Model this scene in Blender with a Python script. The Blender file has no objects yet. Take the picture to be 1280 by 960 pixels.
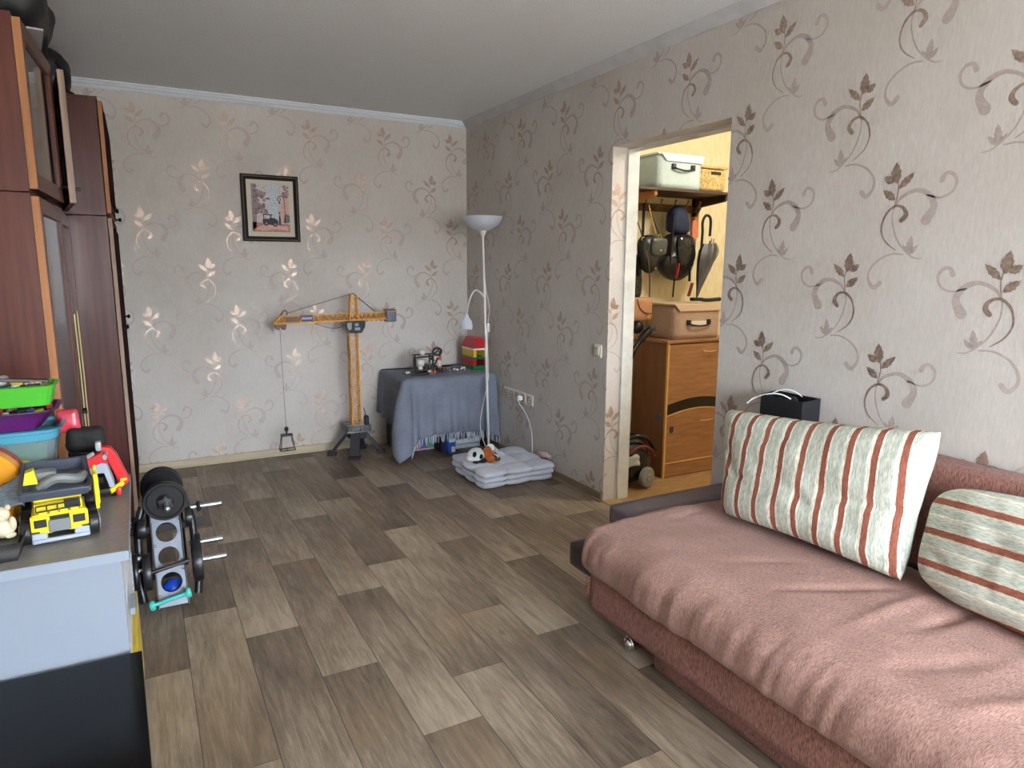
import bpy, bmesh, math, random
from mathutils import Vector, Matrix, noise
random.seed(7)
PI = math.pi
C = bpy.context.scene.collection
sc = bpy.context.scene

# ------------------------------------------------------------------ camera, light, exposure
cam_d = bpy.data.cameras.new('camera'); cam_d.sensor_width = 36; cam_d.lens = 855.29 * 36 / 1280
cam_d.clip_start = 0.05
cam = bpy.data.objects.new('camera', cam_d); C.objects.link(cam)
rx = Vector((0.87868012, -0.47737395, 0.00594688)); ux = Vector((0.07648297, 0.15305244, 0.98525393)); fx = Vector((0.47124475, 0.8652682, -0.17099512))
cam.matrix_world = Matrix(((rx.x, ux.x, -fx.x, 0), (rx.y, ux.y, -fx.y, 0), (rx.z, ux.z, -fx.z, 1.40), (0, 0, 0, 1)))
sc.camera = cam
sc.view_settings.view_transform = 'Standard'; sc.view_settings.look = 'None'; sc.view_settings.gamma = 1
sc.view_settings.use_curve_mapping = False; sc.view_settings.exposure = 1.64
SKY = 12.5
w = bpy.data.worlds.new('sky'); sc.world = w; w.use_nodes = True
nt = w.node_tree; bg = nt.nodes['Background']
tc = nt.nodes.new('ShaderNodeTexCoord'); sp = nt.nodes.new('ShaderNodeSeparateXYZ'); cr = nt.nodes.new('ShaderNodeValToRGB')
nt.links.new(tc.outputs['Generated'], sp.inputs[0]); nt.links.new(sp.outputs['Z'], cr.inputs[0]); nt.links.new(cr.outputs[0], bg.inputs['Color'])
e = cr.color_ramp.elements; e[0].position = 0.0; e[0].color = (0.42, 0.42, 0.415, 1); e[1].position = 0.06; e[1].color = (0.84, 0.93, 1.03, 1)
bg.inputs['Strength'].default_value = SKY

def area(name, loc, rot, sx, sy, power, col, portal=False):
    l = bpy.data.lights.new(name, 'AREA'); l.shape = 'RECTANGLE'; l.size = sx; l.size_y = sy; l.energy = power; l.color = col
    o = bpy.data.objects.new(name, l); C.objects.link(o); o.location = loc; o.rotation_euler = rot
    if portal: l.cycles.is_portal = True
    return o
WX0, WX1, WZ0, WZ1, WY = 0.30, 2.32, 0.60, 2.06, -1.75     # the window behind the camera
area('window_portal', ((WX0+WX1)/2, WY-0.17, (WZ0+WZ1)/2), (PI/2, 0, PI), WX1-WX0, WZ1-WZ0, 1, (1, 1, 1), True)
HALL_POWER = 16.5

# ------------------------------------------------------------------ helpers
def lin(c):
    return tuple(((v/255)/12.92 if v/255 <= 0.04045 else ((v/255+0.055)/1.055)**2.4) for v in c)
def mix(c, k): return tuple(max(0, min(255, v*k)) for v in c)
MATS = {}
def M(name, col=(128, 128, 128), rough=0.5, metal=0.0, var=0.0, vs=6.0, st=(1, 1, 1), bump=0.0, bs=60.0, bst=None, trans=0.0, col2=None, spec=0.5, sheen=0.0, coat=0.0):
    if name in MATS: return MATS[name]
    m = bpy.data.materials.new(name); m.use_nodes = True; n = m.node_tree.nodes; L = m.node_tree.links
    b = n['Principled BSDF']; b.inputs['Roughness'].default_value = rough; b.inputs['Metallic'].default_value = metal
    b.inputs['Specular IOR Level'].default_value = spec
    b.inputs['Transmission Weight'].default_value = trans
    b.inputs['Sheen Weight'].default_value = sheen; b.inputs['Coat Weight'].default_value = coat
    c = lin(col); b.inputs['Base Color'].default_value = (*c, 1)
    tc = n.new('ShaderNodeTexCoord')
    if var > 0 or col2:
        mp = n.new('ShaderNodeMapping'); mp.inputs['Scale'].default_value = st; L.new(tc.outputs['Object'], mp.inputs[0])
        ns = n.new('ShaderNodeTexNoise'); ns.inputs['Scale'].default_value = vs; ns.inputs['Detail'].default_value = 5; L.new(mp.outputs[0], ns.inputs[0])
        r = n.new('ShaderNodeValToRGB'); r.color_ramp.elements[0].position = 0.3; r.color_ramp.elements[1].position = 0.7
        a = lin(col2) if col2 else lin(mix(col, 1-var)); d = c if col2 else lin(mix(col, 1+var))
        r.color_ramp.elements[0].color = (*a, 1); r.color_ramp.elements[1].color = (*d, 1)
        L.new(ns.outputs[0], r.inputs[0]); L.new(r.outputs[0], b.inputs['Base Color'])
    if bump > 0:
        mp = n.new('ShaderNodeMapping'); mp.inputs['Scale'].default_value = bst or st; L.new(tc.outputs['Object'], mp.inputs[0])
        ns = n.new('ShaderNodeTexNoise'); ns.inputs['Scale'].default_value = bs; ns.inputs['Detail'].default_value = 3; L.new(mp.outputs[0], ns.inputs[0])
        bp = n.new('ShaderNodeBump'); bp.inputs['Strength'].default_value = bump; bp.inputs['Distance'].default_value = 0.01
        L.new(ns.outputs[0], bp.inputs['Height']); L.new(bp.outputs[0], b.inputs['Normal'])
    MATS[name] = m
    return m

class MB:
    def __init__(s): s.v = []; s.f = []; s.m = []; s.T = None
    def add(s, vs, fs, mat=0):
        k = len(s.v)
        for p in vs:
            p = Vector(p)
            s.v.append(tuple(s.T @ p) if s.T else tuple(p))
        for f in fs: s.f.append([i+k for i in f]); s.m.append(mat)
        return s
    def bx(s, x0, x1, y0, y1, z0, z1, mat=0):
        vs = [(x, y, z) for z in (z0, z1) for y in (y0, y1) for x in (x0, x1)]
        return s.add(vs, [(0, 2, 3, 1), (4, 5, 7, 6), (0, 1, 5, 4), (2, 6, 7, 3), (0, 4, 6, 2), (1, 3, 7, 5)], mat)
    def obx(s, c, size, R, mat=0):          # oriented box, R = Matrix 3x3
        vs = []
        for z in (-.5, .5):
            for y in (-.5, .5):
                for x in (-.5, .5): vs.append(Vector(c) + R @ Vector((x*size[0], y*size[1], z*size[2])))
        return s.add(vs, [(0, 2, 3, 1), (4, 5, 7, 6), (0, 1, 5, 4), (2, 6, 7, 3), (0, 4, 6, 2), (1, 3, 7, 5)], mat)
    def bar(s, p, q, wd, ht=None, mat=0, up=(0, 0, 1)):
        p = Vector(p); q = Vector(q); d = (q-p); l = d.length; d.normalize(); u = Vector(up)
        if abs(d.dot(u)) > .98: u = Vector((1, 0, 0))
        a = d.cross(u).normalized(); b = a.cross(d)
        R = Matrix((a, d, b)).transposed()
        return s.obx((p+q)/2, (wd, l, ht or wd), R, mat)
    def tube(s, pts, r, n=10, mat=0, cap=True):
        pts = [Vector(p) for p in pts]; rs = r if isinstance(r, (list, tuple)) else [r]*len(pts)
        vs = []; fs = []; a = None
        for i, p in enumerate(pts):
            d = (pts[min(i+1, len(pts)-1)] - pts[max(i-1, 0)])
            if d.length < 1e-9: d = Vector((0, 0, 1))
            d.normalize()
            if a is None: a = d.orthogonal().normalized()
            a = (a - d*a.dot(d)); a = a.normalized() if a.length > 1e-6 else d.orthogonal().normalized()
            b = d.cross(a)
            for k in range(n):
                t = 2*PI*k/n; vs.append(p + (a*math.cos(t)+b*math.sin(t))*rs[i])
        for i in range(len(pts)-1):
            for k in range(n):
                k2 = (k+1) % n; fs.append((i*n+k, i*n+k2, (i+1)*n+k2, (i+1)*n+k))
        if cap: fs.append(tuple(range(n))[::-1]); fs.append(tuple(range((len(pts)-1)*n, len(pts)*n)))
        return s.add(vs, fs, mat)
    def cyl(s, p, q, r, n=24, mat=0, r2=None): return s.tube([p, q], [r, r if r2 is None else r2], n, mat)
    def lathe(s, prof, c=(0, 0, 0), axis=(0, 0, 1), n=32, mat=0):
        ax = Vector(axis).normalized(); a = ax.orthogonal().normalized(); b = ax.cross(a); vs = []; fs = []
        for (r, z) in prof:
            for k in range(n):
                t = 2*PI*k/n; vs.append(Vector(c)+ax*z+(a*math.cos(t)+b*math.sin(t))*max(r, 1e-5))
        for i in range(len(prof)-1):
            for k in range(n):
                k2 = (k+1) % n; fs.append((i*n+k, i*n+k2, (i+1)*n+k2, (i+1)*n+k))
        return s.add(vs, fs, mat)
    def prism(s, poly, o, a, b, d, mat=0):   # poly in (a,b) plane at o, pushed along vector d
        o, a, b, d = Vector(o), Vector(a), Vector(b), Vector(d); n = len(poly)
        vs = [o+a*x+b*y for x, y in poly]; vs += [v+d for v in vs]
        fs = [tuple(range(n))[::-1], tuple(range(n, 2*n))] + [(i, (i+1) % n, n+(i+1) % n, n+i) for i in range(n)]
        return s.add(vs, fs, mat)
    def ell(s, c, r, n=16, mat=0, R=None):
        vs = []; fs = []; m = n//2
        for i in range(m+1):
            ph = PI*i/m
            for k in range(n):
                t = 2*PI*k/n; p = Vector((r[0]*math.sin(ph)*math.cos(t), r[1]*math.sin(ph)*math.sin(t), r[2]*math.cos(ph)))
                if R: p = R @ p
                vs.append(Vector(c)+p)
        for i in range(m):
            for k in range(n):
                k2 = (k+1) % n; fs.append((i*n+k, (i+1)*n+k, (i+1)*n+k2, i*n+k2))
        return s.add(vs, fs, mat)
    def rbox(s, c, size, r, seg=(6, 6, 6), fn=None, mat=0):   # rounded, densely gridded box, fn(p, n) -> displaced p
        h = Vector(size)/2; vs = []; fs = []; r = min(r, min(h)*0.999)
        for ax in range(3):
            for sg in (-1, 1):
                u, v = (ax+1) % 3, (ax+2) % 3; nu, nv = seg[u], seg[v]; k = len(vs)
                for i in range(nu+1):
                    for j in range(nv+1):
                        p = Vector((0, 0, 0)); p[ax] = sg*h[ax]; p[u] = -h[u]+2*h[u]*i/nu; p[v] = -h[v]+2*h[v]*j/nv
                        q = Vector([max(-(h[t]-r), min(h[t]-r, p[t])) for t in range(3)]); d = (p-q)
                        d = d.normalized() if d.length > 1e-9 else Vector((0, 0, 1))
                        p = q+d*r
                        if fn: p = fn(p, d)
                        vs.append(Vector(c)+p)
                for i in range(nu):
                    for j in range(nv):
                        a = k+i*(nv+1)+j; f = (a, a+nv+1, a+nv+2, a+1)
                        fs.append(f if sg > 0 else f[::-1])
        return s.add(vs, fs, mat)
    def grid(s, fn, nu, nv, mat=0, closed=False):
        vs = [fn(i/nu, j/nv) for i in range(nu+1) for j in range(nv+1)]
        fs = [(i*(nv+1)+j, (i+1)*(nv+1)+j, (i+1)*(nv+1)+j+1, i*(nv+1)+j+1) for i in range(nu) for j in range(nv)]
        return s.add(vs, fs, mat)
    def build(s, name, mats, parent=None, bevel=0.0, smooth=True, ang=40, merge=False, solid=0.0, sub=0):
        me = bpy.data.meshes.new(name); me.from_pydata(s.v, [], s.f); me.update()
        if not isinstance(mats, (list, tuple)): mats = [mats]
        for m in mats: me.materials.append(m)
        for p, mi in zip(me.polygons, s.m): p.material_index = mi
        if merge:
            bm = bmesh.new(); bm.from_mesh(me); bmesh.ops.remove_doubles(bm, verts=bm.verts, dist=merge if isinstance(merge, float) else 1e-5)
            bmesh.ops.recalc_face_normals(bm, faces=bm.faces); bm.to_mesh(me); bm.free()
        if smooth:
            me.polygons.foreach_set('use_smooth', [True]*len(me.polygons)); me.set_sharp_from_angle(angle=math.radians(ang))
        o = bpy.data.objects.new(name, me); C.objects.link(o)
        if parent:
            o.parent = parent
            if WORLD[0]:
                for v in me.vertices: v.co -= parent.location
        if bevel:
            b = o.modifiers.new('bevel', 'BEVEL'); b.width = bevel; b.segments = 2; b.limit_method = 'ANGLE'; b.angle_limit = math.radians(35)
        if solid:
            b = o.modifiers.new('solid', 'SOLIDIFY'); b.thickness = solid; b.offset = 0
        if sub:
            b = o.modifiers.new('sub', 'SUBSURF'); b.levels = sub; b.render_levels = sub
        return o
WORLD = [True]     # parts are written in room coordinates unless this is off

def tag(o, label, cat, group=None):
    o['label'] = label; o['category'] = cat
    if group: o['group'] = group
    return o
def thing(name, label, cat, loc=(0, 0, 0), rz=0, group=None):
    o = bpy.data.objects.new(name, None); C.objects.link(o); o.location = loc; o.rotation_euler = (0, 0, rz); o.empty_display_size = .05
    return tag(o, label, cat, group)
def struct(o): o['kind'] = 'structure'; return o
def copy_thing(r, loc, label, group=None):
    c = r.copy(); C.objects.link(c); c.location = loc; c['label'] = label
    if group: c['group'] = group
    for ch in list(r.children):
        d = ch.copy(); C.objects.link(d); d.parent = c
        for g in list(ch.children):
            e2 = g.copy(); C.objects.link(e2); e2.parent = d
    return c
def spline(pts, n=8):      # catmull-rom through tuples of any length
    P = [pts[0]]+list(pts)+[pts[-1]]; out = []
    for i in range(1, len(P)-2):
        for k in range(n):
            t = k/n; out.append(tuple(0.5*((2*b)+(-a+c)*t+(2*a-5*b+4*c-d)*t*t+(-a+3*b-3*c+d)*t**3) for a, b, c, d in zip(P[i-1], P[i], P[i+1], P[i+2])))
    out.append(tuple(pts[-1])); return out
def fbm(x, y, z=0, o=3):
    s_, a = 0, 1
    for i in range(o): s_ += a*noise.noise(Vector((x, y, z))*(2**i)); a *= .5
    return s_

# ------------------------------------------------------------------ materials of the room
XR, YB, H = 2.37, 5.13, 2.50
def wallpaper_mat():
    m = M('wallpaper', (206, 194, 183), rough=0.62, spec=0.35, bump=0.12, bs=120, bst=(3, 3, .5)); n = m.node_tree.nodes; L = m.node_tree.links; b = n['Principled BSDF']
    tc = n['Texture Coordinate']
    def nz(scale, st, lo, hi, c0, c1):
        mp = n.new('ShaderNodeMapping'); mp.inputs['Scale'].default_value = st; L.new(tc.outputs['Object'], mp.inputs[0])
        t = n.new('ShaderNodeTexNoise'); t.inputs['Scale'].default_value = scale; t.inputs['Detail'].default_value = 6; L.new(mp.outputs[0], t.inputs[0])
        r = n.new('ShaderNodeValToRGB'); r.color_ramp.elements[0].position = lo; r.color_ramp.elements[1].position = hi
        r.color_ramp.elements[0].color = (*lin(c0), 1); r.color_ramp.elements[1].color = (*lin(c1), 1); L.new(t.outputs[0], r.inputs[0]); return r
    a = nz(90, (2, 2, .35), .3, .7, (204, 198, 192), (214, 210, 205))
    d = nz(1.6, (1, 1, 1), .35, .7, (240, 237, 233), (255, 255, 255))
    mx = n.new('ShaderNodeMixRGB'); mx.blend_type = 'MULTIPLY'; mx.inputs[0].default_value = 1; L.new(a.outputs[0], mx.inputs[1]); L.new(d.outputs[0], mx.inputs[2])
    L.new(mx.outputs[0], b.inputs['Base Color'])
    return m
M_wall = wallpaper_mat()
M_ink = M('wallpaper_dark_ink', (178, 158, 144), rough=0.35, metal=0.55, var=0.08, vs=90, bump=0.15, bs=300)
M_pale = M('wallpaper_pale_ink', (184, 171, 165), rough=0.5, metal=0.1, var=0.04, vs=90)
M_ceil = M('ceiling_paper', (230, 232, 233), rough=0.9, spec=0.1, var=0.03, vs=120, bump=0.35, bs=180)
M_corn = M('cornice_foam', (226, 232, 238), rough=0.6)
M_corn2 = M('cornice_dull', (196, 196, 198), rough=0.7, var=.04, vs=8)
M_base = M('baseboard_vinyl', (190, 176, 148), rough=0.5, var=0.06, vs=4, st=(1, 8, 8))
M_based = M('baseboard_brown', (140, 122, 100), rough=0.5, var=0.1, vs=4, st=(8, 1, 8))

# ------------------------------------------------------------------ wallpaper motif (flat printed flourish, part of the wall's own mesh)
def leaf_poly(b, t, wd, bend=0.0, n=14):
    b = Vector(b); t = Vector(t); d = t-b; l = d.length; d.normalize(); p = Vector((-d.y, d.x)); L_, R_ = [], []
    for i in range(n+1):
        k = i/n; ww = wd*.5*math.sin(PI*k**0.85)*(1+.16*math.sin(26*k)); c = b+d*l*k+p*bend*math.sin(PI*k)
        L_.append(c+p*ww); R_.append(c-p*ww)
    return L_, R_
DARK_S = [[(.006, -.052, .003), (.017, -.095, .004), (.008, -.155, .003)],
          [(.038, -.202, .016), (.052, -.185, .018), (.047, -.165, .013), (.028, -.152, .010), (.004, -.154, .009), (-.022, -.180, .008), (-.033, -.227, .006), (-.015, -.27, .005), (.028, -.304, .003)]]
DARK_L = [((.008, -.074), (.000, 0.0), .036), ((.018, -.092), (.070, -.042), .025), ((-.003, -.070), (-.040, -.046), .027), ((.008, -.130), (-.040, -.092), .027)]
PALE_S = [[(.006, -.150, .003), (.006, -.205, .006), (.028, -.265, .006), (.060, -.305, .005), (.095, -.330, .006), (.125, -.333, .003)],
          [(.004, -.165, .004), (.028, -.125, .010), (.080, -.103, .014), (.125, -.120, .020), (.146, -.160, .024), (.124, -.205, .036)],
          [(.118, -.122, .005), (.165, -.133, .007), (.200, -.118, .009), (.212, -.085, .011), (.197, -.060, .012), (.175, -.058, .013), (.164, -.078, .018)],
          [(.058, -.319, .005), (.015, -.317, .007), (-.030, -.336, .008), (-.062, -.370, .009), (-.066, -.408, .011), (-.042, -.437, .016), (-.020, -.420, .018)]]
PALE_L = [((.074, -.318), (.081, -.252), .024), ((.078, -.318), (.107, -.286), .017), ((.070, -.310), (.050, -.285), .012)]
def motif(mb, o, a, b, nrm, flip, keep):
    o, a, b, nrm = Vector(o), Vector(a), Vector(b), Vector(nrm); s = -1 if flip else 1
    def put(quads, mat, off):
        for q in quads:
            c = sum(q, Vector((0, 0)))/len(q); P = [o+a*(s*x.x)+b*x.y+nrm*off for x in q]
            cw = o+a*(s*c.x)+b*c.y
            if keep(cw): mb.add(P, [tuple(range(len(P)))], mat)
    def strokes(S, mat, off):
        for st in S:
            pts = spline(st, 6); Ls, Rs = [], []
            for i, p in enumerate(pts):
                d = Vector(pts[min(i+1, len(pts)-1)][:2])-Vector(pts[max(i-1, 0)][:2]); d.normalize(); pr = Vector((-d.y, d.x)); c = Vector(p[:2]); hw = max(p[2], .001)*.5
                Ls.append(c+pr*hw); Rs.append(c-pr*hw)
            put([[Ls[i], Rs[i], Rs[i+1], Ls[i+1]] for i in range(len(pts)-1)], mat, off)
            c = Vector(pts[-1][:2] if st[-1][2] > st[0][2] else pts[0][:2]); r = max(st[-1][2], st[0][2])*.5
            put([[c, c+Vector((math.cos(t), math.sin(t)))*r, c+Vector((math.cos(t+.79), math.sin(t+.79)))*r] for t in [i*.785 for i in range(8)]], mat, off+.0001)
    def leaves(LL, mat, off):
        for (p, q, wd) in LL:
            l_, r_ = leaf_poly(p, q, wd); put([[l_[i], r_[i], r_[i+1], l_[i+1]] for i in range(len(l_)-1)], mat, off)
    strokes(PALE_S, 2, .0005); leaves(PALE_L, 2, .0006); strokes(DARK_S, 1, .0008); leaves(DARK_L, 1, .0009)

# ------------------------------------------------------------------ walls
DY0, DY1, DZ, WT = 2.333, 3.20, 2.049, 0.175
mb = MB(); mb.bx(-.70, XR+WT, YB, YB+.15, 0, H)
keep = lambda c: c.z < 2.452 and c.z > .05 and c.x < XR-.003 and c.x > -.68
for k in range(-2, 6):
    for r in range(-1, 5):
        motif(mb, (0.055+.5430*k, YB, 2.403-.6415*r), (1, 0, 0), (0, 0, 1), (0, -1, 0), False, keep)
        motif(mb, (0.443+.5430*k, YB, 2.083-.6415*r), (1, 0, 0), (0, 0, 1), (0, -1, 0), True, keep)
struct(mb.build('wall_back', [M_wall, M_ink, M_pale], smooth=False))
mb = MB(); mb.bx(XR, XR+WT, DY1, YB, 0, H); mb.bx(XR, XR+WT, WY-.15, DY0, 0, H); mb.bx(XR, XR+WT, DY0, DY1, DZ, H)
keep = lambda c: c.z < 2.452 and c.z > .05 and c.y < YB-.003 and not (DY0 < c.y < DY1 and c.z < DZ)
for k in range(-5, 8):
    for r in range(-1, 5):
        motif(mb, (XR, 2.088+.5405*k, 2.40-.6360*r - .003*max(k, 0)), (0, -1, 0), (0, 0, 1), (-1, 0, 0), False, keep)
        motif(mb, (XR, 2.236+.5430*k, 2.092-.6360*r - .008*max(k, 0)), (0, -1, 0), (0, 0, 1), (-1, 0, 0), True, keep)
kj = lambda c: XR < c.x < XR+.10 and c.z < DZ and c.z > .02
for r in range(4): motif(mb, (XR+.035, DY1, 1.86-.636*r), (1, 0, 0), (0, 0, 1), (0, -1, 0), r % 2 == 1, kj)
struct(mb.build('wall_right', [M_wall, M_ink, M_pale], smooth=False))
M_door = M('door_frame_paint', (214, 216, 212), rough=.55, var=.05, vs=14, bump=.2, bs=30)
mb = MB(); mb.bx(XR+.10, XR+WT+.004, DY1-.012, DY1+.001, 0, DZ-.012); mb.bx(XR+.10, XR+WT+.004, DY0-.001, DY0+.012, 0, DZ-.012); mb.bx(XR+.10, XR+WT+.004, DY0, DY1, DZ-.012, DZ+.001)
struct(mb.build('trim_3', M_door, bevel=.002))
mb = MB(); mb.bx(-.83, -.68, WY-.15, YB+.15, 0, H); struct(mb.build('wall_left', M_wall))
mb = MB(); mb.bx(-.68, WX0, WY-.15, WY, 0, H); mb.bx(WX1, XR, WY-.15, WY, 0, H); mb.bx(WX0, WX1, WY-.15, WY, 0, WZ0); mb.bx(WX0, WX1, WY-.15, WY, WZ1, H)
struct(mb.build('wall_front', M_wall))
M_pvc = M('window_pvc', (235, 236, 238), rough=.35)
mb = MB()
for (a, b) in ((WX0, WX0+.06), (WX1-.06, WX1), ((WX0+WX1)/2-.04, (WX0+WX1)/2+.04)): mb.bx(a, b, WY-.11, WY-.05, WZ0, WZ1)
mb.bx(WX0, WX1, WY-.11, WY-.05, WZ0, WZ0+.06); mb.bx(WX0, WX1, WY-.11, WY-.05, WZ1-.06, WZ1); mb.bx(WX0-.03, WX1+.03, WY-.02, WY+.12, WZ0-.03, WZ0)
struct(mb.build('window_1', M_pvc, bevel=.004))
mb = MB(); mb.bx(-.83, 4.6, WY-.15, YB+.15, H, H+.12)
struct(mb.build('ceiling', M_ceil))
# cornices: swept stepped profile
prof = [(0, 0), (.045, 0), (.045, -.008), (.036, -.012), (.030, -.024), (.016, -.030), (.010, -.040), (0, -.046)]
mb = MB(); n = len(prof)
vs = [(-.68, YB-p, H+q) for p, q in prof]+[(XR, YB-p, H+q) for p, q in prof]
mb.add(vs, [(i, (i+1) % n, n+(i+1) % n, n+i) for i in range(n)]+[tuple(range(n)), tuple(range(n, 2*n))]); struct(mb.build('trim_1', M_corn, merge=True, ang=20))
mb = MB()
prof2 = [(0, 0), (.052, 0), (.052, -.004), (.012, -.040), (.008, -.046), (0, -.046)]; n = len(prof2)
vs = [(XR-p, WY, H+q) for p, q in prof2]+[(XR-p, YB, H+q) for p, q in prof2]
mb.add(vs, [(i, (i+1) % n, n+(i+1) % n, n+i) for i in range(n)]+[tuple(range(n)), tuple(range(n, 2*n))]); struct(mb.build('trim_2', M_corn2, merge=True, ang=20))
mb = MB(); mb.bx(-.68, XR, YB-.014, YB, 0, .055); mb.bx(-.68, XR, YB-.02, YB, 0, .012); struct(mb.build('baseboard_back', M_base, bevel=.004))
mb = MB(); mb.bx(XR-.014, XR, DY1+.02, YB-.014, 0, .05); mb.bx(XR-.03, XR, DY1, YB-.014, 0, .010); struct(mb.build('baseboard_right', M_based, bevel=.003))

# ------------------------------------------------------------------ floor: one mesh of vinyl plank faces, tone written per plank
PW = .1977; X0 = .064
cols_off = {-5: .3, -4: .7, -3: .1, -2: .5, -1: .465, 0: .855, 1: .577, 2: .193, 3: .75, 4: .986, 5: .365, 6: .08, 7: .72, 8: .255, 9: .52, 10: .1, 11: .6, 12: .35}
kindB = {1, 2, 3, 6, 7, 8, 10}
vsF, fsF, uvs, tone = [], [], [], []
for c in range(-5, 13):
    x0, x1 = X0+PW*c, X0+PW*(c+1); x0 = max(x0, -.7); x1 = min(x1, XR+.02)
    if x1 <= x0: continue
    for r in range(-3, 6):
        y0, y1 = cols_off[c]+r, cols_off[c]+r+1
        ya, yb = max(y0, WY), min(y1, YB+.01)
        if yb <= ya: continue
        k = len(vsF); vsF += [(x0, ya, 0), (x1, ya, 0), (x1, yb, 0), (x0, yb, 0)]; fsF.append((k, k+1, k+2, k+3))
        t = lambda y: (y-y0) if c not in kindB else 1-(y-y0)      # 0 = dark end, 1 = light end
        tone += [(t(ya), random.random())]*2+[(t(yb), 0)]*2
        sd = random.random(); tone[-4:] = [(t(ya), sd), (t(ya), sd), (t(yb), sd), (t(yb), sd)]
        uvs += [(0, ya-y0), (1, ya-y0), (1, yb-y0), (0, yb-y0)]
me = bpy.data.meshes.new('floor'); me.from_pydata(vsF, [], fsF)
at = me.color_attributes.new('plank', 'FLOAT_COLOR', 'CORNER'); uvl = me.uv_layers.new(name='plank_uv')
for i in range(len(tone)):
    at.data[i].color = (tone[i][0], tone[i][1], 0, 1); uvl.data[i].uv = uvs[i]
fo = bpy.data.objects.new('floor', me); C.objects.link(fo); struct(fo)
def floor_mat():
    m = bpy.data.materials.new('vinyl_planks'); m.use_nodes = True; n = m.node_tree.nodes; L = m.node_tree.links; b = n['Principled BSDF']
    at = n.new('ShaderNodeVertexColor'); at.layer_name = 'plank'; sep = n.new('ShaderNodeSeparateColor'); L.new(at.outputs[0], sep.inputs[0])
    tc = n.new('ShaderNodeTexCoord'); sx = n.new('ShaderNodeSeparateXYZ'); L.new(tc.outputs['Object'], sx.inputs[0])
    def math_(op, a, b_=None, v=None):
        q = n.new('ShaderNodeMath'); q.operation = op; L.new(a, q.inputs[0])
        if b_ is not None: L.new(b_, q.inputs[1])
        if v is not None: q.inputs[1].default_value = v
        return q.outputs[0]
    zz = math_('MULTIPLY', sep.outputs[1], v=37.0); cv = n.new('ShaderNodeCombineXYZ'); L.new(sx.outputs[0], cv.inputs[0]); L.new(sx.outputs[1], cv.inputs[1]); L.new(zz, cv.inputs[2])
    def tex(st, scale, det=8, dist=0.0, rough=.55):
        mp = n.new('ShaderNodeMapping'); mp.inputs['Scale'].default_value = st; L.new(cv.outputs[0], mp.inputs[0])
        t = n.new('ShaderNodeTexNoise'); t.inputs['Scale'].default_value = scale; t.inputs['Detail'].default_value = det; t.inputs['Distortion'].default_value = dist; t.inputs['Roughness'].default_value = rough
        L.new(mp.outputs[0], t.inputs[0]); return t.outputs[0]
    g1 = tex((9, .9, 1), 3.2, 8, 1.2); g2 = tex((42, 2.6, 1), 3.0, 8, .8, .75); g3 = tex((2.0, .9, 1), 2.2, 4, .8)
    base = n.new('ShaderNodeValToRGB'); e = base.color_ramp.elements
    e[0].position = 0.18; e[0].color = (*lin((80, 69, 58)), 1); e[1].position = .86; e[1].color = (*lin((172, 156, 136)), 1)
    e2 = base.color_ramp.elements.new(.5); e2.color = (*lin((124, 109, 94)), 1)
    s1 = math_('MULTIPLY', sep.outputs[0], v=.34); s2 = math_('MULTIPLY', g1, v=.70); s3 = math_('MULTIPLY', g2, v=.85); s4 = math_('MULTIPLY', g3, v=.45); s5 = math_('MULTIPLY', sep.outputs[1], v=.16)
    s = math_('ADD', s1, s2); s = math_('ADD', s, s3); s = math_('ADD', s, s4); s = math_('ADD', s, s5); s = math_('SUBTRACT', s, v=.72)
    L.new(s, base.inputs[0])
    # warm blotches
    warm = n.new('ShaderNodeMixRGB'); warm.blend_type = 'MIX'; gw = tex((1.5, .8, 1), 1.9, 3, .5); rw = n.new('ShaderNodeValToRGB'); rw.color_ramp.elements[0].position = .52; rw.color_ramp.elements[1].position = .72
    rw.color_ramp.elements[1].color = (.3, .3, .3, 1); L.new(gw, rw.inputs[0]); L.new(rw.outputs[0], warm.inputs[0]); L.new(base.outputs[0], warm.inputs[1]); warm.inputs[2].default_value = (*lin((148, 120, 84)), 1)
    # knots
    mp = n.new('ShaderNodeMapping'); mp.inputs['Scale'].default_value = (3.2, 1.5, 1); L.new(cv.outputs[0], mp.inputs[0])
    vo = n.new('ShaderNodeTexVoronoi'); vo.inputs['Scale'].default_value = 1.5; L.new(mp.outputs[0], vo.inputs[0])
    nd = tex((30, 14, 1), 2.0, 3); nd2 = math_('MULTIPLY', nd, v=.09); vd = math_('ADD', vo.outputs['Distance'], nd2)
    rk = n.new('ShaderNodeValToRGB'); rk.color_ramp.elements[0].position = .055; rk.color_ramp.elements[0].color = (.42, .38, .34, 1); rk.color_ramp.elements[1].position = .14; rk.color_ramp.elements[1].color = (1, 1, 1, 1)
    L.new(vd, rk.inputs[0]); kn = n.new('ShaderNodeMixRGB'); kn.blend_type = 'MULTIPLY'; kn.inputs[0].default_value = 1; L.new(warm.outputs[0], kn.inputs[1]); L.new(rk.outputs[0], kn.inputs[2])
    # seams from the plank uv
    uv = n.new('ShaderNodeUVMap'); uv.uv_map = 'plank_uv'; su = n.new('ShaderNodeSeparateXYZ'); L.new(uv.outputs[0], su.inputs[0])
    def edge(o_, wd):
        a = math_('SUBTRACT', o_, v=.5); a = math_('ABSOLUTE', a); return math_('GREATER_THAN', a, v=.5-wd)
    ed = math_('MAXIMUM', edge(su.outputs[0], .008), edge(su.outputs[1], .0012)); ed = math_('MULTIPLY', ed, v=.75)
    fin = n.new('ShaderNodeMixRGB'); L.new(ed, fin.inputs[0]); L.new(kn.outputs[0], fin.inputs[1]); fin.inputs[2].default_value = (*lin((48, 40, 34)), 1)
    L.new(fin.outputs[0], b.inputs['Base Color'])
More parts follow.
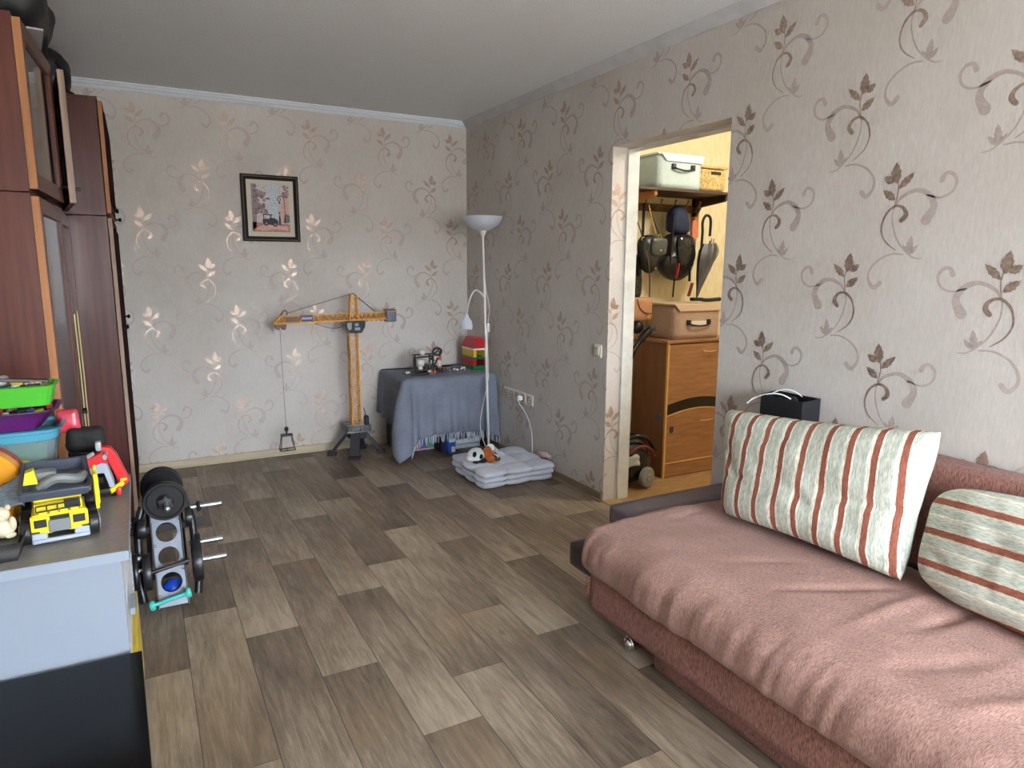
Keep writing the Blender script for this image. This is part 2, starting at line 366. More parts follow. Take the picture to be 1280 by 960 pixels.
    rr = n.new('ShaderNodeMapRange'); L.new(g2, rr.inputs[0]); rr.inputs[3].default_value = .36; rr.inputs[4].default_value = .52; L.new(rr.outputs[0], b.inputs['Roughness'])
    b.inputs['Specular IOR Level'].default_value = .4
    bp = n.new('ShaderNodeBump'); bp.inputs['Strength'].default_value = .15; bp.inputs['Distance'].default_value = .003; L.new(g2, bp.inputs['Height']); L.new(bp.outputs[0], b.inputs['Normal'])
    return m
fo.data.materials.append(floor_mat())

# ------------------------------------------------------------------ hall behind the doorway
M_hwall = M('hall_wallpaper', (234, 222, 184), rough=.75, spec=.2, col2=(216, 200, 156), vs=22, st=(4, 4, .5), bump=.5, bs=50, bst=(3, 3, .4))
M_hfloor = M('hall_linoleum', (176, 140, 92), rough=.45, col2=(140, 108, 66), vs=5, st=(2, 9, 1))
mb = MB(); mb.bx(XR+WT, 4.6, 3.74, 3.86, 0, H); struct(mb.build('wall_hall_back', M_hwall))
mb = MB(); mb.bx(4.5, 4.6, 1.2, 3.74, 0, H); struct(mb.build('wall_hall_right', M_hwall))
mb = MB(); mb.bx(XR+WT, 4.6, 1.1, 1.2, 0, H); struct(mb.build('wall_hall_front', M_hwall))
mb = MB(); mb.bx(XR+.02, 4.6, 1.2, 3.74, -.05, .0); struct(mb.build('floor_hall', M_hfloor))
mb = MB(); mb.bx(XR-.005, XR+.10, DY0, DY1, 0, .006); struct(mb.build('trim_4', M('threshold_strip', (176, 150, 100), rough=.4, metal=.3), bevel=.002))
# lamp added out of view, standing in for daylight from the other rooms
t = thing('added_hall_lamp', 'added unseen round white lamp, standing in for daylight in the hall', 'lamp', (3.5, 2.4, H))
mb = MB(); mb.lathe([(0, 0), (.16, 0), (.165, -.02), (.15, -.03), (0, -.03)], (3.5, 2.4, H)); mb.build('lamp_base', M('lamp_white', (235, 235, 232), rough=.4), t)
l = bpy.data.lights.new('hall_fill_light', 'POINT'); l.energy = HALL_POWER; l.color = (1.0, .93, .82); l.shadow_soft_size = .12  # added fill for the hall, in place of daylight from adjoining rooms
lo = bpy.data.objects.new('hall_fill_light', l); C.objects.link(lo); lo.parent = t; lo.location = (0, 0, -.16)

# ================================================================== OBJECTS
# ------------------------------------------------------------------ sofa
def fabric(name, c1, c2, rough=.85, sc_=260, st=(1, 1, .25), bump=.35, big=.06):
    m = bpy.data.materials.new(name); m.use_nodes = True; n = m.node_tree.nodes; L = m.node_tree.links; b = n['Principled BSDF']
    tc = n.new('ShaderNodeTexCoord'); mp = n.new('ShaderNodeMapping'); mp.inputs['Scale'].default_value = st; L.new(tc.outputs['Object'], mp.inputs[0])
    t = n.new('ShaderNodeTexNoise'); t.inputs['Scale'].default_value = sc_; t.inputs['Detail'].default_value = 3; L.new(mp.outputs[0], t.inputs[0])
    t2 = n.new('ShaderNodeTexNoise'); t2.inputs['Scale'].default_value = 5; t2.inputs['Detail'].default_value = 4; L.new(tc.outputs['Object'], t2.inputs[0])
    r = n.new('ShaderNodeValToRGB'); r.color_ramp.elements[0].position = .35; r.color_ramp.elements[1].position = .65; r.color_ramp.elements[0].color = (*lin(c1), 1); r.color_ramp.elements[1].color = (*lin(c2), 1); L.new(t.outputs[0], r.inputs[0])
    r2 = n.new('ShaderNodeValToRGB'); r2.color_ramp.elements[0].position = .35; r2.color_ramp.elements[1].position = .7; r2.color_ramp.elements[0].color = (1-big*2.2,)*3+(1,); r2.color_ramp.elements[1].color = (1, 1, 1, 1); L.new(t2.outputs[0], r2.inputs[0])
    mx = n.new('ShaderNodeMixRGB'); mx.blend_type = 'MULTIPLY'; mx.inputs[0].default_value = 1; L.new(r.outputs[0], mx.inputs[1]); L.new(r2.outputs[0], mx.inputs[2]); L.new(mx.outputs[0], b.inputs['Base Color'])
    b.inputs['Roughness'].default_value = rough; b.inputs['Specular IOR Level'].default_value = .2; b.inputs['Sheen Weight'].default_value = .08; b.inputs['Sheen Roughness'].default_value = .5
    bp = n.new('ShaderNodeBump'); bp.inputs['Strength'].default_value = bump; bp.inputs['Distance'].default_value = .004; L.new(t.outputs[0], bp.inputs['Height']); L.new(bp.outputs[0], b.inputs['Normal'])
    return m
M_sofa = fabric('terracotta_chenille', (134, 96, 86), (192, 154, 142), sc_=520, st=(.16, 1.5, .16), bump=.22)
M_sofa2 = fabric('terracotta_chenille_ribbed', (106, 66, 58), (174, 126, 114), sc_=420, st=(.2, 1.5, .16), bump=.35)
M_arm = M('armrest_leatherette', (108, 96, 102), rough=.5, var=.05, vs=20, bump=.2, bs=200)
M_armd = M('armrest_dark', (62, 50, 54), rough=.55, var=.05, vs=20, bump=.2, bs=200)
M_chrome = M('chrome', (215, 215, 218), rough=.18, metal=1.0)
M_black = M('black_plastic', (22, 22, 25), rough=.4, var=.1, vs=30)
M_blackm = M('black_matte', (26, 25, 27), rough=.75, var=.15, vs=20, bump=.1, bs=80)
t = thing('sofa', 'long terracotta chenille sofa with chrome castor along the papered right wall', 'sofa', (1.8, 1.03, 0))
FOLDS = [((1.95, 1.16), (1.62, 1.34), .020, .013), ((2.0, 1.08), (1.60, 1.08), .024, -.010), ((2.03, .96), (1.76, .98), .020, .013), ((1.90, 1.40), (1.60, 1.58), .02, .006), ((1.8, .80), (1.5, .92), .03, .008), ((2.0, 1.95), (1.7, 1.9), .02, .005), ((1.75, .62), (1.5, .75), .03, -.009)]
def seat_fn(p, d):
    X, Y = p.x+1.815, p.y+1.05; z = p.z
    q = p.copy(); top = max(0, d.z); fr = max(0, -d.x); en = max(0, d.y)
    q += d*(.006*fbm(X*3, Y*3, z*4)+.0035*fbm(X*9, Y*9, 3))
    if top > .4:
        for a, b, wd, am in FOLDS:
            a, b = Vector(a), Vector(b); ab = b-a; k = max(0, min(1, (Vector((X, Y))-a).dot(ab)/ab.length_squared)); dd = ((Vector((X, Y))-a-ab*k).length)/wd
            q.z -= am*math.exp(-dd*dd)*math.sin(PI*min(1, .15+k*.85))
        q.z += .012*math.sin(PI*min(1, max(0, (X-1.42)/.8)))
    if fr > .2:      # soft gathered creases running down the front
        cr_ = fbm(Y*13+z*4, 7.7, z*2.5, 2); q.x -= .009*fr*cr_ ; q.x -= .018*fr*math.sin(PI*max(0, min(1, (z+.10)/.2)))
        q.x += .004*fbm(Y*40+z*10, 3, z*3, 2)*fr
    if en > .3: q.y += .01*fbm(X*8, z*8, 1)
    return q
mb = MB(); mb.rbox((1.815, 1.05, .325), (.80, 2.02, .20), .065, (70, 210, 22), seat_fn); mb.build('seat_cushion', M_sofa, t, merge=1e-4, ang=180)
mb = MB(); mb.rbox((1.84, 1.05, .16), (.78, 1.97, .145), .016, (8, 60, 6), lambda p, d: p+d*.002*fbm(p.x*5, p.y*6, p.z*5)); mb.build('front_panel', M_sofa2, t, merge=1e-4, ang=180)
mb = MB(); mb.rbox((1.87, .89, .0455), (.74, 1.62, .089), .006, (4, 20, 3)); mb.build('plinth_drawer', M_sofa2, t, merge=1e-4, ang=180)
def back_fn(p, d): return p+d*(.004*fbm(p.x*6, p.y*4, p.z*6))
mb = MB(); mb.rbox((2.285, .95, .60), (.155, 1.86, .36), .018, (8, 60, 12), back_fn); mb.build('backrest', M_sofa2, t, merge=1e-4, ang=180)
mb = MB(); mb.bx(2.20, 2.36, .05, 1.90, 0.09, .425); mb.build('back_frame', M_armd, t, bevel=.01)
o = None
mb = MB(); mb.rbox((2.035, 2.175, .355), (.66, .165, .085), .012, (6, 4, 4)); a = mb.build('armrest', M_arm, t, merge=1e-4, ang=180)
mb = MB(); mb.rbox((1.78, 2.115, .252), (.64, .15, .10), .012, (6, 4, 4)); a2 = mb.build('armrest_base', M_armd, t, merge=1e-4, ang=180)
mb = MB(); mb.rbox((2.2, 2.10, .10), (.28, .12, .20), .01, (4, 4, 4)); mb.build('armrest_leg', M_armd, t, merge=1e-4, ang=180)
mb = MB(); mb.cyl((1.488, 1.828, .030), (1.530, 1.828, .030), .029, 28); mb.ell((1.488, 1.828, .030), (.016, .024, .024), 20); mb.bx(1.50, 1.53, 1.815, 1.845, .05, .095); mb.build('castor', M_chrome, t, bevel=.003)
mb = MB()
for i in range(7): mb.tube([(1.452, 2.034, .215-.012*i), (1.446, 2.046, .205-.012*i), (1.449, 2.048, .198-.012*i)], .003, 6)
mb.build('frayed_edge', M('frayed_thread', (150, 92, 80), rough=.9), t)

# ------------------------------------------------------------------ pillows
def pillow_mat(name, period, bands, noise_st, axis='X', seer=False):
    m = bpy.data.materials.new(name); m.use_nodes = True; n = m.node_tree.nodes; L = m.node_tree.links; b = n['Principled BSDF']
    tc = n.new('ShaderNodeTexCoord'); s = n.new('ShaderNodeSeparateXYZ'); L.new(tc.outputs['Object'], s.inputs[0])
    w_ = n.new('ShaderNodeTexNoise'); w_.inputs['Scale'].default_value = 160; mp0 = n.new('ShaderNodeMapping'); L.new(tc.outputs['Object'], mp0.inputs[0]); L.new(mp0.outputs[0], w_.inputs[0])
    a = n.new('ShaderNodeMath'); a.operation = 'MULTIPLY_ADD'; L.new(w_.outputs[0], a.inputs[0]); a.inputs[1].default_value = .004; L.new(s.outputs[axis], a.inputs[2])
    d = n.new('ShaderNodeMath'); d.operation = 'DIVIDE'; L.new(a.outputs[0], d.inputs[0]); d.inputs[1].default_value = period
    f = n.new('ShaderNodeMath'); f.operation = 'FLOORED_MODULO'; L.new(d.outputs[0], f.inputs[0]); f.inputs[1].default_value = 1.0
    r = n.new('ShaderNodeValToRGB'); r.color_ramp.interpolation = 'CONSTANT'; e = r.color_ramp.elements
    e[0].position = 0; e[0].color = (*lin(bands[0][1]), 1); e[1].position = bands[1][0]; e[1].color = (*lin(bands[1][1]), 1)
    for p, c in bands[2:]: q = e.new(p); q.color = (*lin(c), 1)
    L.new(f.outputs[0], r.inputs[0])
    mp = n.new('ShaderNodeMapping'); mp.inputs['Scale'].default_value = noise_st; L.new(tc.outputs['Object'], mp.inputs[0])
    t = n.new('ShaderNodeTexNoise'); t.inputs['Scale'].default_value = 90; t.inputs['Detail'].default_value = 3; L.new(mp.outputs[0], t.inputs[0])
    r2 = n.new('ShaderNodeValToRGB'); r2.color_ramp.elements[0].position = .38; r2.color_ramp.elements[0].color = (.62, .61, .56, 1); r2.color_ramp.elements[1].position = .58; r2.color_ramp.elements[1].color = (1, 1, 1, 1); L.new(t.outputs[0], r2.inputs[0])
    mx = n.new('ShaderNodeMixRGB'); mx.blend_type = 'MULTIPLY'; mx.inputs[0].default_value = .8; L.new(r.outputs[0], mx.inputs[1]); L.new(r2.outputs[0], mx.inputs[2]); L.new(mx.outputs[0], b.inputs['Base Color'])
    b.inputs['Roughness'].default_value = .85; b.inputs['Specular IOR Level'].default_value = .2
    bp = n.new('ShaderNodeBump'); bp.inputs['Strength'].default_value = .5; bp.inputs['Distance'].default_value = .004; L.new(t.outputs[0], bp.inputs['Height']); L.new(bp.outputs[0], b.inputs['Normal'])
    return m
BR = (158, 96, 78); CR = (238, 234, 218); GR = (198, 205, 192); CG = (216, 213, 196)
M_p1 = pillow_mat('striped_weave_vertical', .0815, [(0, BR), (.24, CR), (.32, GR), (.52, CG), (.62, GR), (.84, CR)], (3.2, .5, 1))
M_p2 = pillow_mat('striped_weave_lying', .094, [(0, BR), (.20, CG), (.30, GR), (.50, CG), (.60, CR), (.66, GR), (.90, CG)], (.6, 3.2, 1), 'Y')
def pillow(name, label, group, BL, Br, TR, TL, thick, mat, seed, crease, rnd_=.05):
    BL, Br, TR, TL = map(Vector, (BL, Br, TR, TL)); c = (BL+Br+TR+TL)/4
    ax = ((Br+TR)-(BL+TL)).normalized(); ay = ((TL+TR)-(BL+Br)); az = ax.cross(ay).normalized(); ay = az.cross(ax)
    R = Matrix((ax, ay, az)).transposed(); inv = R.transposed(); P = [inv @ (q-c) for q in (BL, Br, TR, TL)]
    mb = MB()
    for sg in (1, -1):
        def fn(u, v):
            q = P[0]*(1-u)*(1-v)+P[1]*u*(1-v)+P[2]*u*v+P[3]*(1-u)*v; a, b = 2*u-1, 2*v-1
            pin = 1-.045*(a*a*(1-abs(b)**3)*0)-.0; k = max(0, (1-a**4)*(1-b**4))**.42
            # edges draw in between the corners
            q = q*(1-rnd_*(a*a*b*b)**2)+Vector((-a*.022*(1-b*b), -b*.022*(1-a*a), 0))*(1 if rnd_ < .08 else 0)
            z = thick*.5*k*sg
            nz_ = fbm(u*3+seed, v*3, sg*2)*.010*k+fbm(u*9+seed, v*5, sg*3)*.005*k
            for (cu, cv, du, dv, am, wd) in crease:
                du_, dv_ = u-cu, v-cv; ll = math.hypot(du, dv); al = (du_*du+dv_*dv)/ll; ac = (-du_*dv+dv_*du)/ll
                nz_ -= am*math.exp(-(ac/wd)**2)*math.exp(-(al/(ll))**2)*k
            return q+Vector((0, 0, z+sg*nz_))
        nu, nv = 64, 44; g = MB(); g.grid(fn, nu, nv)
        if sg < 0: g.f = [list(reversed(f)) for f in g.f]
        mb.add(g.v, g.f)
    WORLD[0] = False; o = mb.build(name, mat, None, merge=1e-4, ang=180); WORLD[0] = True
    o.matrix_world = Matrix.Translation(c) @ R.to_4x4()
    return tag(o, label, 'pillow')
pillow('pillow', 'large pillow with upright brown and cream stripes leaning on the sofa back', None, (1.955, 1.86, .435), (2.005, 1.145, .435), (2.10, 1.125, .925), (2.05, 1.97, .845), .17, M_p1, 1.3,
       [(.08, .55, .05, -.2, .016, .03), (.14, .40, .12, .02, .012, .03), (.5, .38, .1, -.08, .008, .04), (.88, .45, .2, .0, .014, .04), (.93, .2, .02, .3, .010, .03), (.3, .8, .3, .05, .006, .05), (.9, .08, .1, .05, .015, .03)])
pillow('pillow', 'smaller pillow with lengthwise brown stripes at the right end of the sofa', None, (2.03, 1.135, .435), (1.975, .50, .435), (2.145, .52, .80), (2.155, 1.16, .745), .19, M_p2, 5.1,
       [(.1, .7, .1, .05, .010, .03), (.15, .3, .1, -.1, .008, .03), (.4, .8, .2, .02, .007, .04)], .17)

# ------------------------------------------------------------------ black fabric box on the sofa back, with cord
t = thing('storage_box', 'open black fabric box with white cord standing on the sofa back against the wall', 'box', (2.285, 1.85, .785))
mb = MB(); th = .005; Z0, Z1 = .782, .885
bp_ = [(2.222, 1.94), (2.222, 1.735), (2.352, 1.755), (2.352, 1.975)]; c_ = Vector((2.29, 1.85))
outer = [Vector(p) for p in bp_]; inner = [p+(c_-p).normalized()*.008 for p in outer]
vs = [(*p, Z0) for p in outer]+[(*p, Z1) for p in outer]+[(*p, Z1) for p in inner]+[(*p, Z0+.01) for p in inner]
fs = [(3, 2, 1, 0)]+[(i, (i+1) % 4, 4+(i+1) % 4, 4+i) for i in range(4)]+[(4+i, 4+(i+1) % 4, 8+(i+1) % 4, 8+i) for i in range(4)]+[(8+i, 8+(i+1) % 4, 12+(i+1) % 4, 12+i) for i in range(4)]+[(12, 13, 14, 15)]
mb.add(vs, fs); mb.build('box_body', M('black_box_fabric', (24, 24, 30), rough=.6, var=.1, vs=60, bump=.2, bs=250), t, bevel=.002)
mb = MB(); mb.tube(spline([(2.26, 1.80, .862), (2.30, 1.84, .872), (2.31, 1.90, .866)], 6), .012, 8); mb.build('coiled_contents', M_blackm, t)
mb = MB(); mb.tube(spline([(2.20, 1.99, .84), (2.215, 1.96, .868), (2.23, 1.90, .892), (2.25, 1.86, .893), (2.27, 1.83, .878)], 8), .0028, 6); mb.tube(spline([(2.27, 1.93, .882), (2.29, 1.90, .902), (2.31, 1.86, .905), (2.325, 1.82, .885)], 8), .0025, 6)
o = mb.build('white_cord', M('white_cable', (226, 226, 222), rough=.4), t); o['label'] = 'white looping cord'

# ------------------------------------------------------------------ framed picture on the back wall
t = thing('framed_picture', 'dark framed pinkish street print with old car and lamp hanging on back wall', 'picture', (.864, YB, 1.78))
fx0, fx1, fz0, fz1 = .673, 1.055, 1.554, 2.004; yb = YB-.004
M_frm = M('frame_black_brown', (26, 20, 16), rough=.6, var=.1, vs=30, spec=.15); M_frl = M('frame_bronze_line', (96, 80, 60), rough=.5, metal=.3)
mb = MB()
def rim(mb, i0, o0, y0, y1, mat):
    a, b = i0, o0
    mb.bx(fx0+b, fx0+a, y0, y1, fz0+b, fz1-b, mat); mb.bx(fx1-a, fx1-b, y0, y1, fz0+b, fz1-b, mat); mb.bx(fx0+a, fx1-a, y0, y1, fz0+b, fz0+a, mat); mb.bx(fx0+a, fx1-a, y0, y1, fz1-a, fz1-b, mat)
rim(mb, .010, 0, yb-.020, yb, 0); rim(mb, .014, .010, yb-.024, yb, 1); rim(mb, .034, .014, yb-.018, yb, 0)
mb.build('frame', [M_frm, M_frl], t, smooth=False)
mb = MB(); mb.bx(fx0+.03, fx1-.03, yb-.008, yb-.003, fz0+.03, fz1-.03); mb.build('mat_board', M('mat_board', (214, 208, 192), rough=.8), t)
ix0, ix1, iz0, iz1 = fx0+.066, fx1-.066, fz0+.066, fz1-.062; iw, ih = ix1-ix0, iz1-iz0
def hx(c, rough=.7): return M('print_%d_%d_%d' % c, c, rough=rough, var=.10, vs=70)
pm = [hx((206, 196, 196)), hx((196, 205, 212)), hx((128, 112, 116)), hx((168, 130, 128)), hx((70, 66, 76)), hx((216, 178, 166)), hx((190, 132, 122)), hx((150, 140, 142))]
mb = MB(); yl = yb-.009
def ppoly(pts, mat, lay): mb.add([(ix0+iw*x, yl-.0002*lay, iz0+ih*z) for x, z in pts], [tuple(range(len(pts)))[::-1]], mat)
def pblob(cx_, cz, rx_, rz_, mat, lay, n=18, sd=0):
    rnd = random.Random(sd); ppoly([(max(0, min(1, cx_+rx_*math.cos(2*PI*i/n)*(1+.25*(rnd.random()-.5)))), max(0, min(1, cz+rz_*math.sin(2*PI*i/n)*(1+.25*(rnd.random()-.5))))) for i in range(n)], mat, lay)
ppoly([(0, 0), (1, 0), (1, 1), (0, 1)], 0, 0); ppoly([(.42, .25), (.72, .25), (.68, 1), (.40, 1)], 1, 1); ppoly([(.70, .2), (1, .2), (1, .75), (.86, .8), (.72, .45)], 5, 1)
ppoly([(0, 0), (1, 0), (1, .17), (0, .2)], 6, 2); ppoly([(.02, .05), (.3, .02), (.6, .06), (.95, .03), (.95, .12), (.3, .15)], 5, 3); ppoly([(.82, .2), (1, .2), (1, .36), (.9, .4), (.84, .3)], 2, 3)
rnd = random.Random(4)
ppoly([(0, 0.03), (.10, .05), (.13, .5), (.12, 1), (0, 1)], 7, 2)
for i in range(60):
    a = rnd.random()**.8; pblob(.03+.40*a*rnd.random()+.05, .38+.6*rnd.random()*(1-.3*a), .035+.03*rnd.random(), .022+.02*rnd.random(), rnd.choice([2, 3, 2, 7]), 3+.1*i, 8, i)
for i in range(14): pblob(.85+.15*rnd.random(), .74+.24*rnd.random(), .05, .03, rnd.choice([2, 3, 7]), 3+.1*i, 8, i)
# car, lamp, walker
ppoly([(.26, .22), (.28, .17), (.62, .14), (.68, .17), (.68, .24), (.60, .29), (.46, .30), (.44, .27), (.28, .28)], 4, 10); ppoly([(.27, .38), (.53, .37), (.54, .35), (.50, .35), (.49, .28), (.47, .28), (.47, .35), (.31, .355), (.31, .27), (.29, .27), (.28, .36)], 4, 11)
pblob(.36, .18, .065, .05, 4, 12, 14); pblob(.60, .16, .06, .05, 4, 12, 14); pblob(.36, .18, .03, .024, 7, 13, 10); pblob(.60, .16, .03, .024, 7, 13, 10)
ppoly([(.70, .15), (.76, .15), (.75, .30), (.735, .40), (.70, .30)], 4, 12); pblob(.725, .41, .022, .02, 4, 13, 10)
pts = [(.875, .2), (.872, .45), (.865, .68), (.82, .75), (.74, .76), (.685, .71), (.70, .66), (.755, .665), (.765, .71), (.73, .72)]
pts = spline(pts, 6)
for i in range(len(pts)-1):
    a, b = Vector(pts[i]), Vector(pts[i+1]); d = (b-a).normalized(); p = Vector((-d.y, d.x))*.009; ppoly([tuple(a+p), tuple(a-p), tuple(b-p), tuple(b+p)], 4, 14); mb.f[-1] = mb.f[-1]
ppoly([(.72, .6), (.75, .6), (.76, .64), (.71, .64)], 4, 14); ppoly([(.855, .19), (.90, .19), (.885, .32), (.865, .32)], 4, 14)
o = mb.build('print', pm, t, smooth=False)
for p in o.data.polygons:
    if p.normal.y > 0: p.flip()
mb = MB(); mb.bx(.84, .888, YB-.004, YB, 1.96, 1.985); mb.build('hanger', M_frl, t)

# ------------------------------------------------------------------ toy tower crane
t = thing('toy_tower_crane', 'tall yellow toy tower crane with black legs standing against back wall', 'toy crane', (1.352, 4.90, 0))
M_yel = M('crane_yellow', (222, 158, 62), rough=.45, var=.06, vs=20); M_dk = M('crane_dark', (38, 38, 44), rough=.5); M_gm = M('crane_grey', (128, 130, 132), rough=.5); M_cab = M('crane_cab', (26, 28, 40), rough=.25)
cx_, cy_ = 1.352, 4.90
def lattice(mb, p, q, w0, w1, nseg, r, faces=4, up=Vector((0, 1, 0))):
    p, q = Vector(p), Vector(q); d = (q-p).normalized(); a = d.cross(up).normalized(); b = a.cross(d)
    cor = lambda k, s: p+(q-p)*k+(a*s[0]+b*s[1])*((w0*(1-k)+w1*k)/2)
    S = [(-1, -1), (1, -1), (1, 1), (-1, 1)]
    for s in S: mb.bar(cor(0, s), cor(1, s), r*2.2)
    for i in range(nseg):
        k0, k1 = i/nseg, (i+1)/nseg
        for j in range(4):
            s0, s1 = S[j], S[(j+1) % 4]
            mb.bar(cor(k0, s0), cor(k0, s1), r); mb.bar(cor(k0, s0), cor(k1, s1), r) if i % 2 == 0 else mb.bar(cor(k0, s1), cor(k1, s0), r)
    for j in range(4): mb.bar(cor(1, S[j]), cor(1, S[(j+1) % 4]), r)
mb = MB(); lattice(mb, (cx_, cy_, .235), (cx_, cy_, .94), .062, .060, 13, .0042); mb.build('mast', M_yel, t, smooth=False)
mb = MB(); lattice(mb, (cx_+.005, cy_, .99), (cx_+.012, cy_, 1.185), .062, .040, 4, .0042); mb.build('tower_top', M_yel, t, smooth=False)
mb = MB()
jl, jr, jz = .835, 1.60, .995
for dy in (-.02, .02): mb.bar((jl-.03, cy_+dy, jz), (jr, cy_+dy, jz+.012), .011)
mb.bar((jl+.02, cy_, jz+.05), (jr, cy_, jz+.06), .010)
N = 22
for i in range(N):
    xa, xb = jl+(jr-jl)*i/N, jl+(jr-jl)*(i+1)/N
    for dy in (-.02, .02):
        mb.bar((xa, cy_+dy, jz), ((xa+xb)/2, cy_, jz+.052), .005); mb.bar(((xa+xb)/2, cy_, jz+.052), (xb, cy_+dy, jz), .005)
    mb.bar((xa, cy_-.02, jz), (xa, cy_+.02, jz), .005)
mb.bar((jl-.03, cy_-.02, jz), (jl+.02, cy_, jz+.05), .01); mb.bar((jl-.03, cy_+.02, jz), (jl+.02, cy_, jz+.05), .01)
mb.build('jib', M_yel, t, smooth=False)
mb = MB(); mb.bx(.985, 1.065, cy_-.030, cy_-.024, 1.005, 1.048); mb.bx(.990, 1.060, cy_-.0315, cy_-.030, 1.02, 1.035, 1); o = mb.build('jib_sign', [M('sign_blue', (62, 66, 110), rough=.5), M('sign_text', (180, 184, 200), rough=.5)], t, smooth=False)
mb = MB(); mb.bx(.885, .965, cy_-.028, cy_-.022, 1.005, 1.04); mb.build('jib_plate', M('sign_brown', (120, 82, 60), rough=.5), t, smooth=False)
mb = MB(); mb.rbox((1.635, cy_, 1.03), (.078, .075, .095), .008, (6, 6, 6)); mb.bx(1.598, 1.672, cy_-.04, cy_-.038, 1.058, 1.066, 1); mb.build('counterweight', [M('counterweight_grey', (106, 112, 128), rough=.5), M_yel], t, merge=1e-4, ang=180)
mb = MB(); poly = [(-.070, .045), (.075, .045), (.070, .0), (.045, -.040), (-.035, -.040), (-.065, -.01)]
mb.prism(poly, (1.352, cy_-.075, .955), (1, 0, 0), (0, 0, 1), (0, .12, 0)); mb.add([(1.292, cy_-.0765, .962), (1.292, cy_-.0765, .99), (1.327, cy_-.0765, .99), (1.322, cy_-.0765, .94), (1.302, cy_-.0765, .94)], [(0, 1, 2, 3, 4)], 1); mb.bx(1.347, 1.375, cy_-.078, cy_-.075, .965, .985, 2); mb.bx(1.347, 1.385, cy_-.078, cy_-.075, .935, .955, 2)
mb.build('cab', [M_cab, M('cab_window', (150, 150, 148), rough=.2), M('cab_label', (150, 154, 176), rough=.5)], t, bevel=.004, smooth=False)
mb = MB(); mb.tube([(1.362, cy_, 1.195), (.90, cy_, 1.065)], .0025, 6); mb.tube([(1.362, cy_, 1.195), (1.52, cy_, 1.062)], .004, 6); mb.tube([(1.52, cy_, 1.062), (1.51, cy_, 1.055)], .004, 6); mb.tube(spline([(1.30, cy_-.03, .985), (1.24, cy_-.04, .955), (1.17, cy_-.04, .958), (1.08, cy_-.03, .99)], 6), .0025, 6)
mb.tube(spline([(1.30, cy_-.05, .93), (1.296, cy_-.05, .8), (1.31, cy_-.05, .68), (1.302, cy_-.05, .56), (1.315, cy_-.05, .52)], 6), .0025, 6); mb.tube(spline([(1.40, cy_-.04, .36), (1.41, cy_-.05, .32), (1.395, cy_-.05, .28)], 6), .0025, 6)
mb.build('stay_cables', M_dk, t)
mb = MB(); mb.bx(.815, .885, cy_-.025, cy_+.025, .968, .99); 
for x in (.83, .87): mb.cyl((x, cy_-.03, .962), (x, cy_+.03, .962), .011, 12)
mb.tube(spline([(.84, cy_, 1.0), (.86, cy_, 1.06), (.885, cy_, 1.085), (.90, cy_, 1.06), (.88, cy_, 1.04)], 5), .004, 6); mb.build('trolley', M('trolley_red', (110, 62, 54), rough=.5), t)
mb = MB(); mb.tube([(.845, cy_, .965), (.853, cy_, .27)], .0018, 6); mb.build('hoist_line', M('line_grey', (96, 92, 90), rough=.7), t)
mb = MB(); mb.ell((.854, cy_, .25), (.015, .015, .018)); mb.cyl((.854, cy_, .235), (.854, cy_, .212), .006, 8); mb.bx(.815, .893, cy_-.02, cy_+.02, .200, .212)
for sx in (-1, 1):
    for sy in (-1, 1): mb.tube([(.854+sx*.034, cy_+sy*.018, .2), (.854+sx*.05, cy_+sy*.03, .10)], .003, 6)
mb.tube([(.804, cy_-.03, .10), (.904, cy_-.03, .10), (.904, cy_+.03, .10), (.804, cy_+.03, .10), (.804, cy_-.03, .10)], .004, 6); mb.tube([(.854, cy_-.03, .10), (.854, cy_+.03, .10)], .003, 6); mb.build('hook_cage', M_dk, t)
mb = MB(); zt, zb = .235, .195; hw = .088
for z in (zb, (zt+zb)/2, zt):
    P = [(cx_-hw, cy_-hw, z), (cx_+hw, cy_-hw, z), (cx_+hw, cy_+hw, z), (cx_-hw, cy_+hw, z), (cx_-hw, cy_-hw, z)]; mb.tube(P, .004, 6)
for i in range(9):
    for (dx, dy) in ((-hw+i*hw/4, -hw), (-hw+i*hw/4, hw), (-hw, -hw+i*hw/4), (hw, -hw+i*hw/4)): mb.bar((cx_+dx, cy_+dy, zb), (cx_+dx, cy_+dy, zt), .005)
mb.bx(cx_-hw, cx_+hw, cy_-hw, cy_+hw, zb-.008, zb); mb.build('platform_railing', M_gm, t, smooth=False)
mb = MB(); mb.bx(cx_-.06, cx_+.06, cy_-.06, cy_+.06, .13, .19); mb.build('base_hub', M_dk, t, bevel=.005)
for (fx_, fy_, wd) in ((1.185, 4.965, .05), (1.30, 4.775, .07), (1.525, 4.86, .05), (1.44, 5.06, .05)):
    mb = MB(); d = Vector((fx_-cx_, fy_-cy_, 0)).normalized(); top = Vector((cx_, cy_, .185))+d*.05; bot = Vector((fx_, fy_, .022)); a = d.cross(Vector((0, 0, 1)))
    mb.bar(top, bot, wd, .022)
    for k in range(1, 9): c = top+(bot-top)*(k/9.5); mb.bar(c-a*wd*.5+Vector((0, 0, .012)), c+a*wd*.5+Vector((0, 0, .012)), .008)
    R = Matrix((a, d, Vector((0, 0, 1)))).transposed(); mb.obx((fx_, fy_, .012), (wd+.02, .065, .022), R); mb.build('leg', M_dk, t, bevel=.002, smooth=False)
mb = MB(); mb.rbox((1.418, cy_-.05, .265), (.03, .05, .075), .01, (4, 4, 4)); mb.build('winch_motor', M_black, t, merge=1e-4, ang=180)

